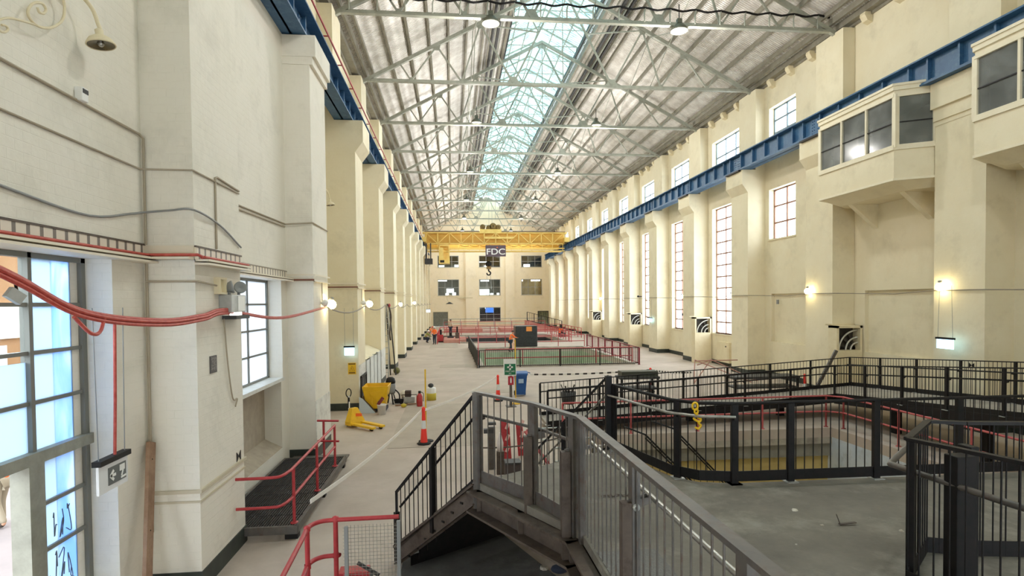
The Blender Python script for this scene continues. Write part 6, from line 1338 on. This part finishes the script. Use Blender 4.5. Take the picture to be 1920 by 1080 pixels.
person('person in dark trousers and olive top crouching at the far end pilasters', (q.x, q.y, 0), -1.2, dict(pel=(0, -.1, .5), spi=(0, .0, .68), che=(0, .12, .86), nek=(0, .2, 1.0), hd0=(0, .24, 1.08), hd1=(0, .28, 1.16), hd2=(0, .28, 1.25), shl=(-.18, .14, .95), shr=(.18, .14, .95), ell=(-.2, .36, .75), elr=(.2, .36, .75), wrl=(-.12, .55, .65), wrr=(.12, .55, .65), hil=(-.1, -.1, .48), hir=(.1, -.1, .48), knl=(-.14, .3, .55), knr=(.14, .3, .5), anl=(-.12, .05, .09), anr=(.12, .05, .09), tol=(-.12, .22, .04), tor=(.12, .22, .04)), mat('olive_shirt', S(140, 150, 70), .8), NAVY, WHITEP)
q = at(815, 646, Z=0)
person('person in orange hi-vis vest standing at the end of the aisle', (q.x, q.y, 0), 2.6, dict(wrl=(-.2, .25, 1.05), wrr=(.2, .25, 1.05), ell=(-.26, .05, 1.15), elr=(.26, .05, 1.15)), ORANGE, NAVY, WHITEP)
q = at(805, 637, Z=0)
person('person in pale orange jacket bending behind the crouching worker', (q.x, q.y, 0), -2.2, dict(spi=(0, .1, 1.1), che=(0, .26, 1.2), nek=(0, .4, 1.28), hd0=(0, .46, 1.32), hd1=(0, .53, 1.36), hd2=(0, .58, 1.42), shl=(-.18, .3, 1.27), shr=(.18, .3, 1.27), ell=(-.2, .45, 1.02), elr=(.2, .45, 1.02), wrl=(-.14, .58, .82), wrr=(.14, .58, .82)), mat('pale_orange_cloth', S(240, 158, 110), .8), KHAKI, mat('hat_red', S(220, 90, 70), .5))
q = at(845, 637, Z=0)
tag(MB().box(q.x-.9, q.x+.9, q.y-.6, q.y+.6, 0, .45).build('work_platform', RUST), 'low brown work platform under the standing worker', 'platform')
person('person in pale shirt and dark trousers standing on the low work platform', (q.x, q.y, .45), -.6, dict(wrl=(-.2, .2, 1.0), wrr=(.24, .16, 1.0)), mat('pale_shirt', S(206, 190, 170), .8), NAVY, mat('dark_cap', S(70, 52, 46)))
person('person in orange hi-vis vest and khaki trousers outside the near window doorway', (-8.5, 11.7, -.02), 1.4, dict(wrl=(-.22, .2, 1.0), wrr=(.2, .2, 1.02), knr=(.1, .12, .5), anr=(.1, .1, .09), tor=(.12, .28, .04), anl=(-.1, -.14, .09), tol=(-.11, .02, .04)), ORANGE, KHAKI, WHITEP, .95)
t = thing('hose', 'dark hose lying across the pale yard outside', 'hose', (-7, 8, 0)); MB().tube(smooth([(-6.0, 7.4, .0), (-7, 7.9, .0), (-8.5, 8.3, .0), (-11, 8.6, .0)], 6), .02, 6).build('hose_run', DGREY, t)
# ------------------------------------------------------------------ light
w = D.worlds.new('sky'); scene.world = w; w.use_nodes = True
w.node_tree.nodes['Background'].inputs[0].default_value = (.86, .94, 1.0, 1); w.node_tree.nodes['Background'].inputs[1].default_value = WORLD
def lamp(name, kind, loc, power, color, **k):
    l = D.lights.new(name, kind); l.energy = power; l.color = color
    for a, b in k.items(): setattr(l, a, b)
    o = D.objects.new(name, l); COL.objects.link(o); o.location = loc; return o
# unseen point light set well below each pendant shade so the roof brightens too
for i, (x, y) in enumerate(pend):
    for dy in (0, ):
        o = lamp('pendant_fill', 'POINT', (x, y, 14.2), PENDANT, (1, .96, .9), shadow_soft_size=.3)
scene.view_settings.view_transform = 'Standard'; scene.view_settings.look = 'None'; scene.view_settings.gamma = 1.0; scene.view_settings.use_curve_mapping = False
scene.view_settings.exposure = EXPO
scene.cycles.max_bounces = 10; scene.cycles.diffuse_bounces = 6; scene.cycles.transparent_max_bounces = 12; scene.cycles.transmission_bounces = 6; scene.cycles.sample_clamp_indirect = 8; scene.cycles.caustics_reflective = False; scene.cycles.caustics_refractive = False
for o in D.objects:
    for k in ('_o', '_self'):
        if k in o: del o[k]
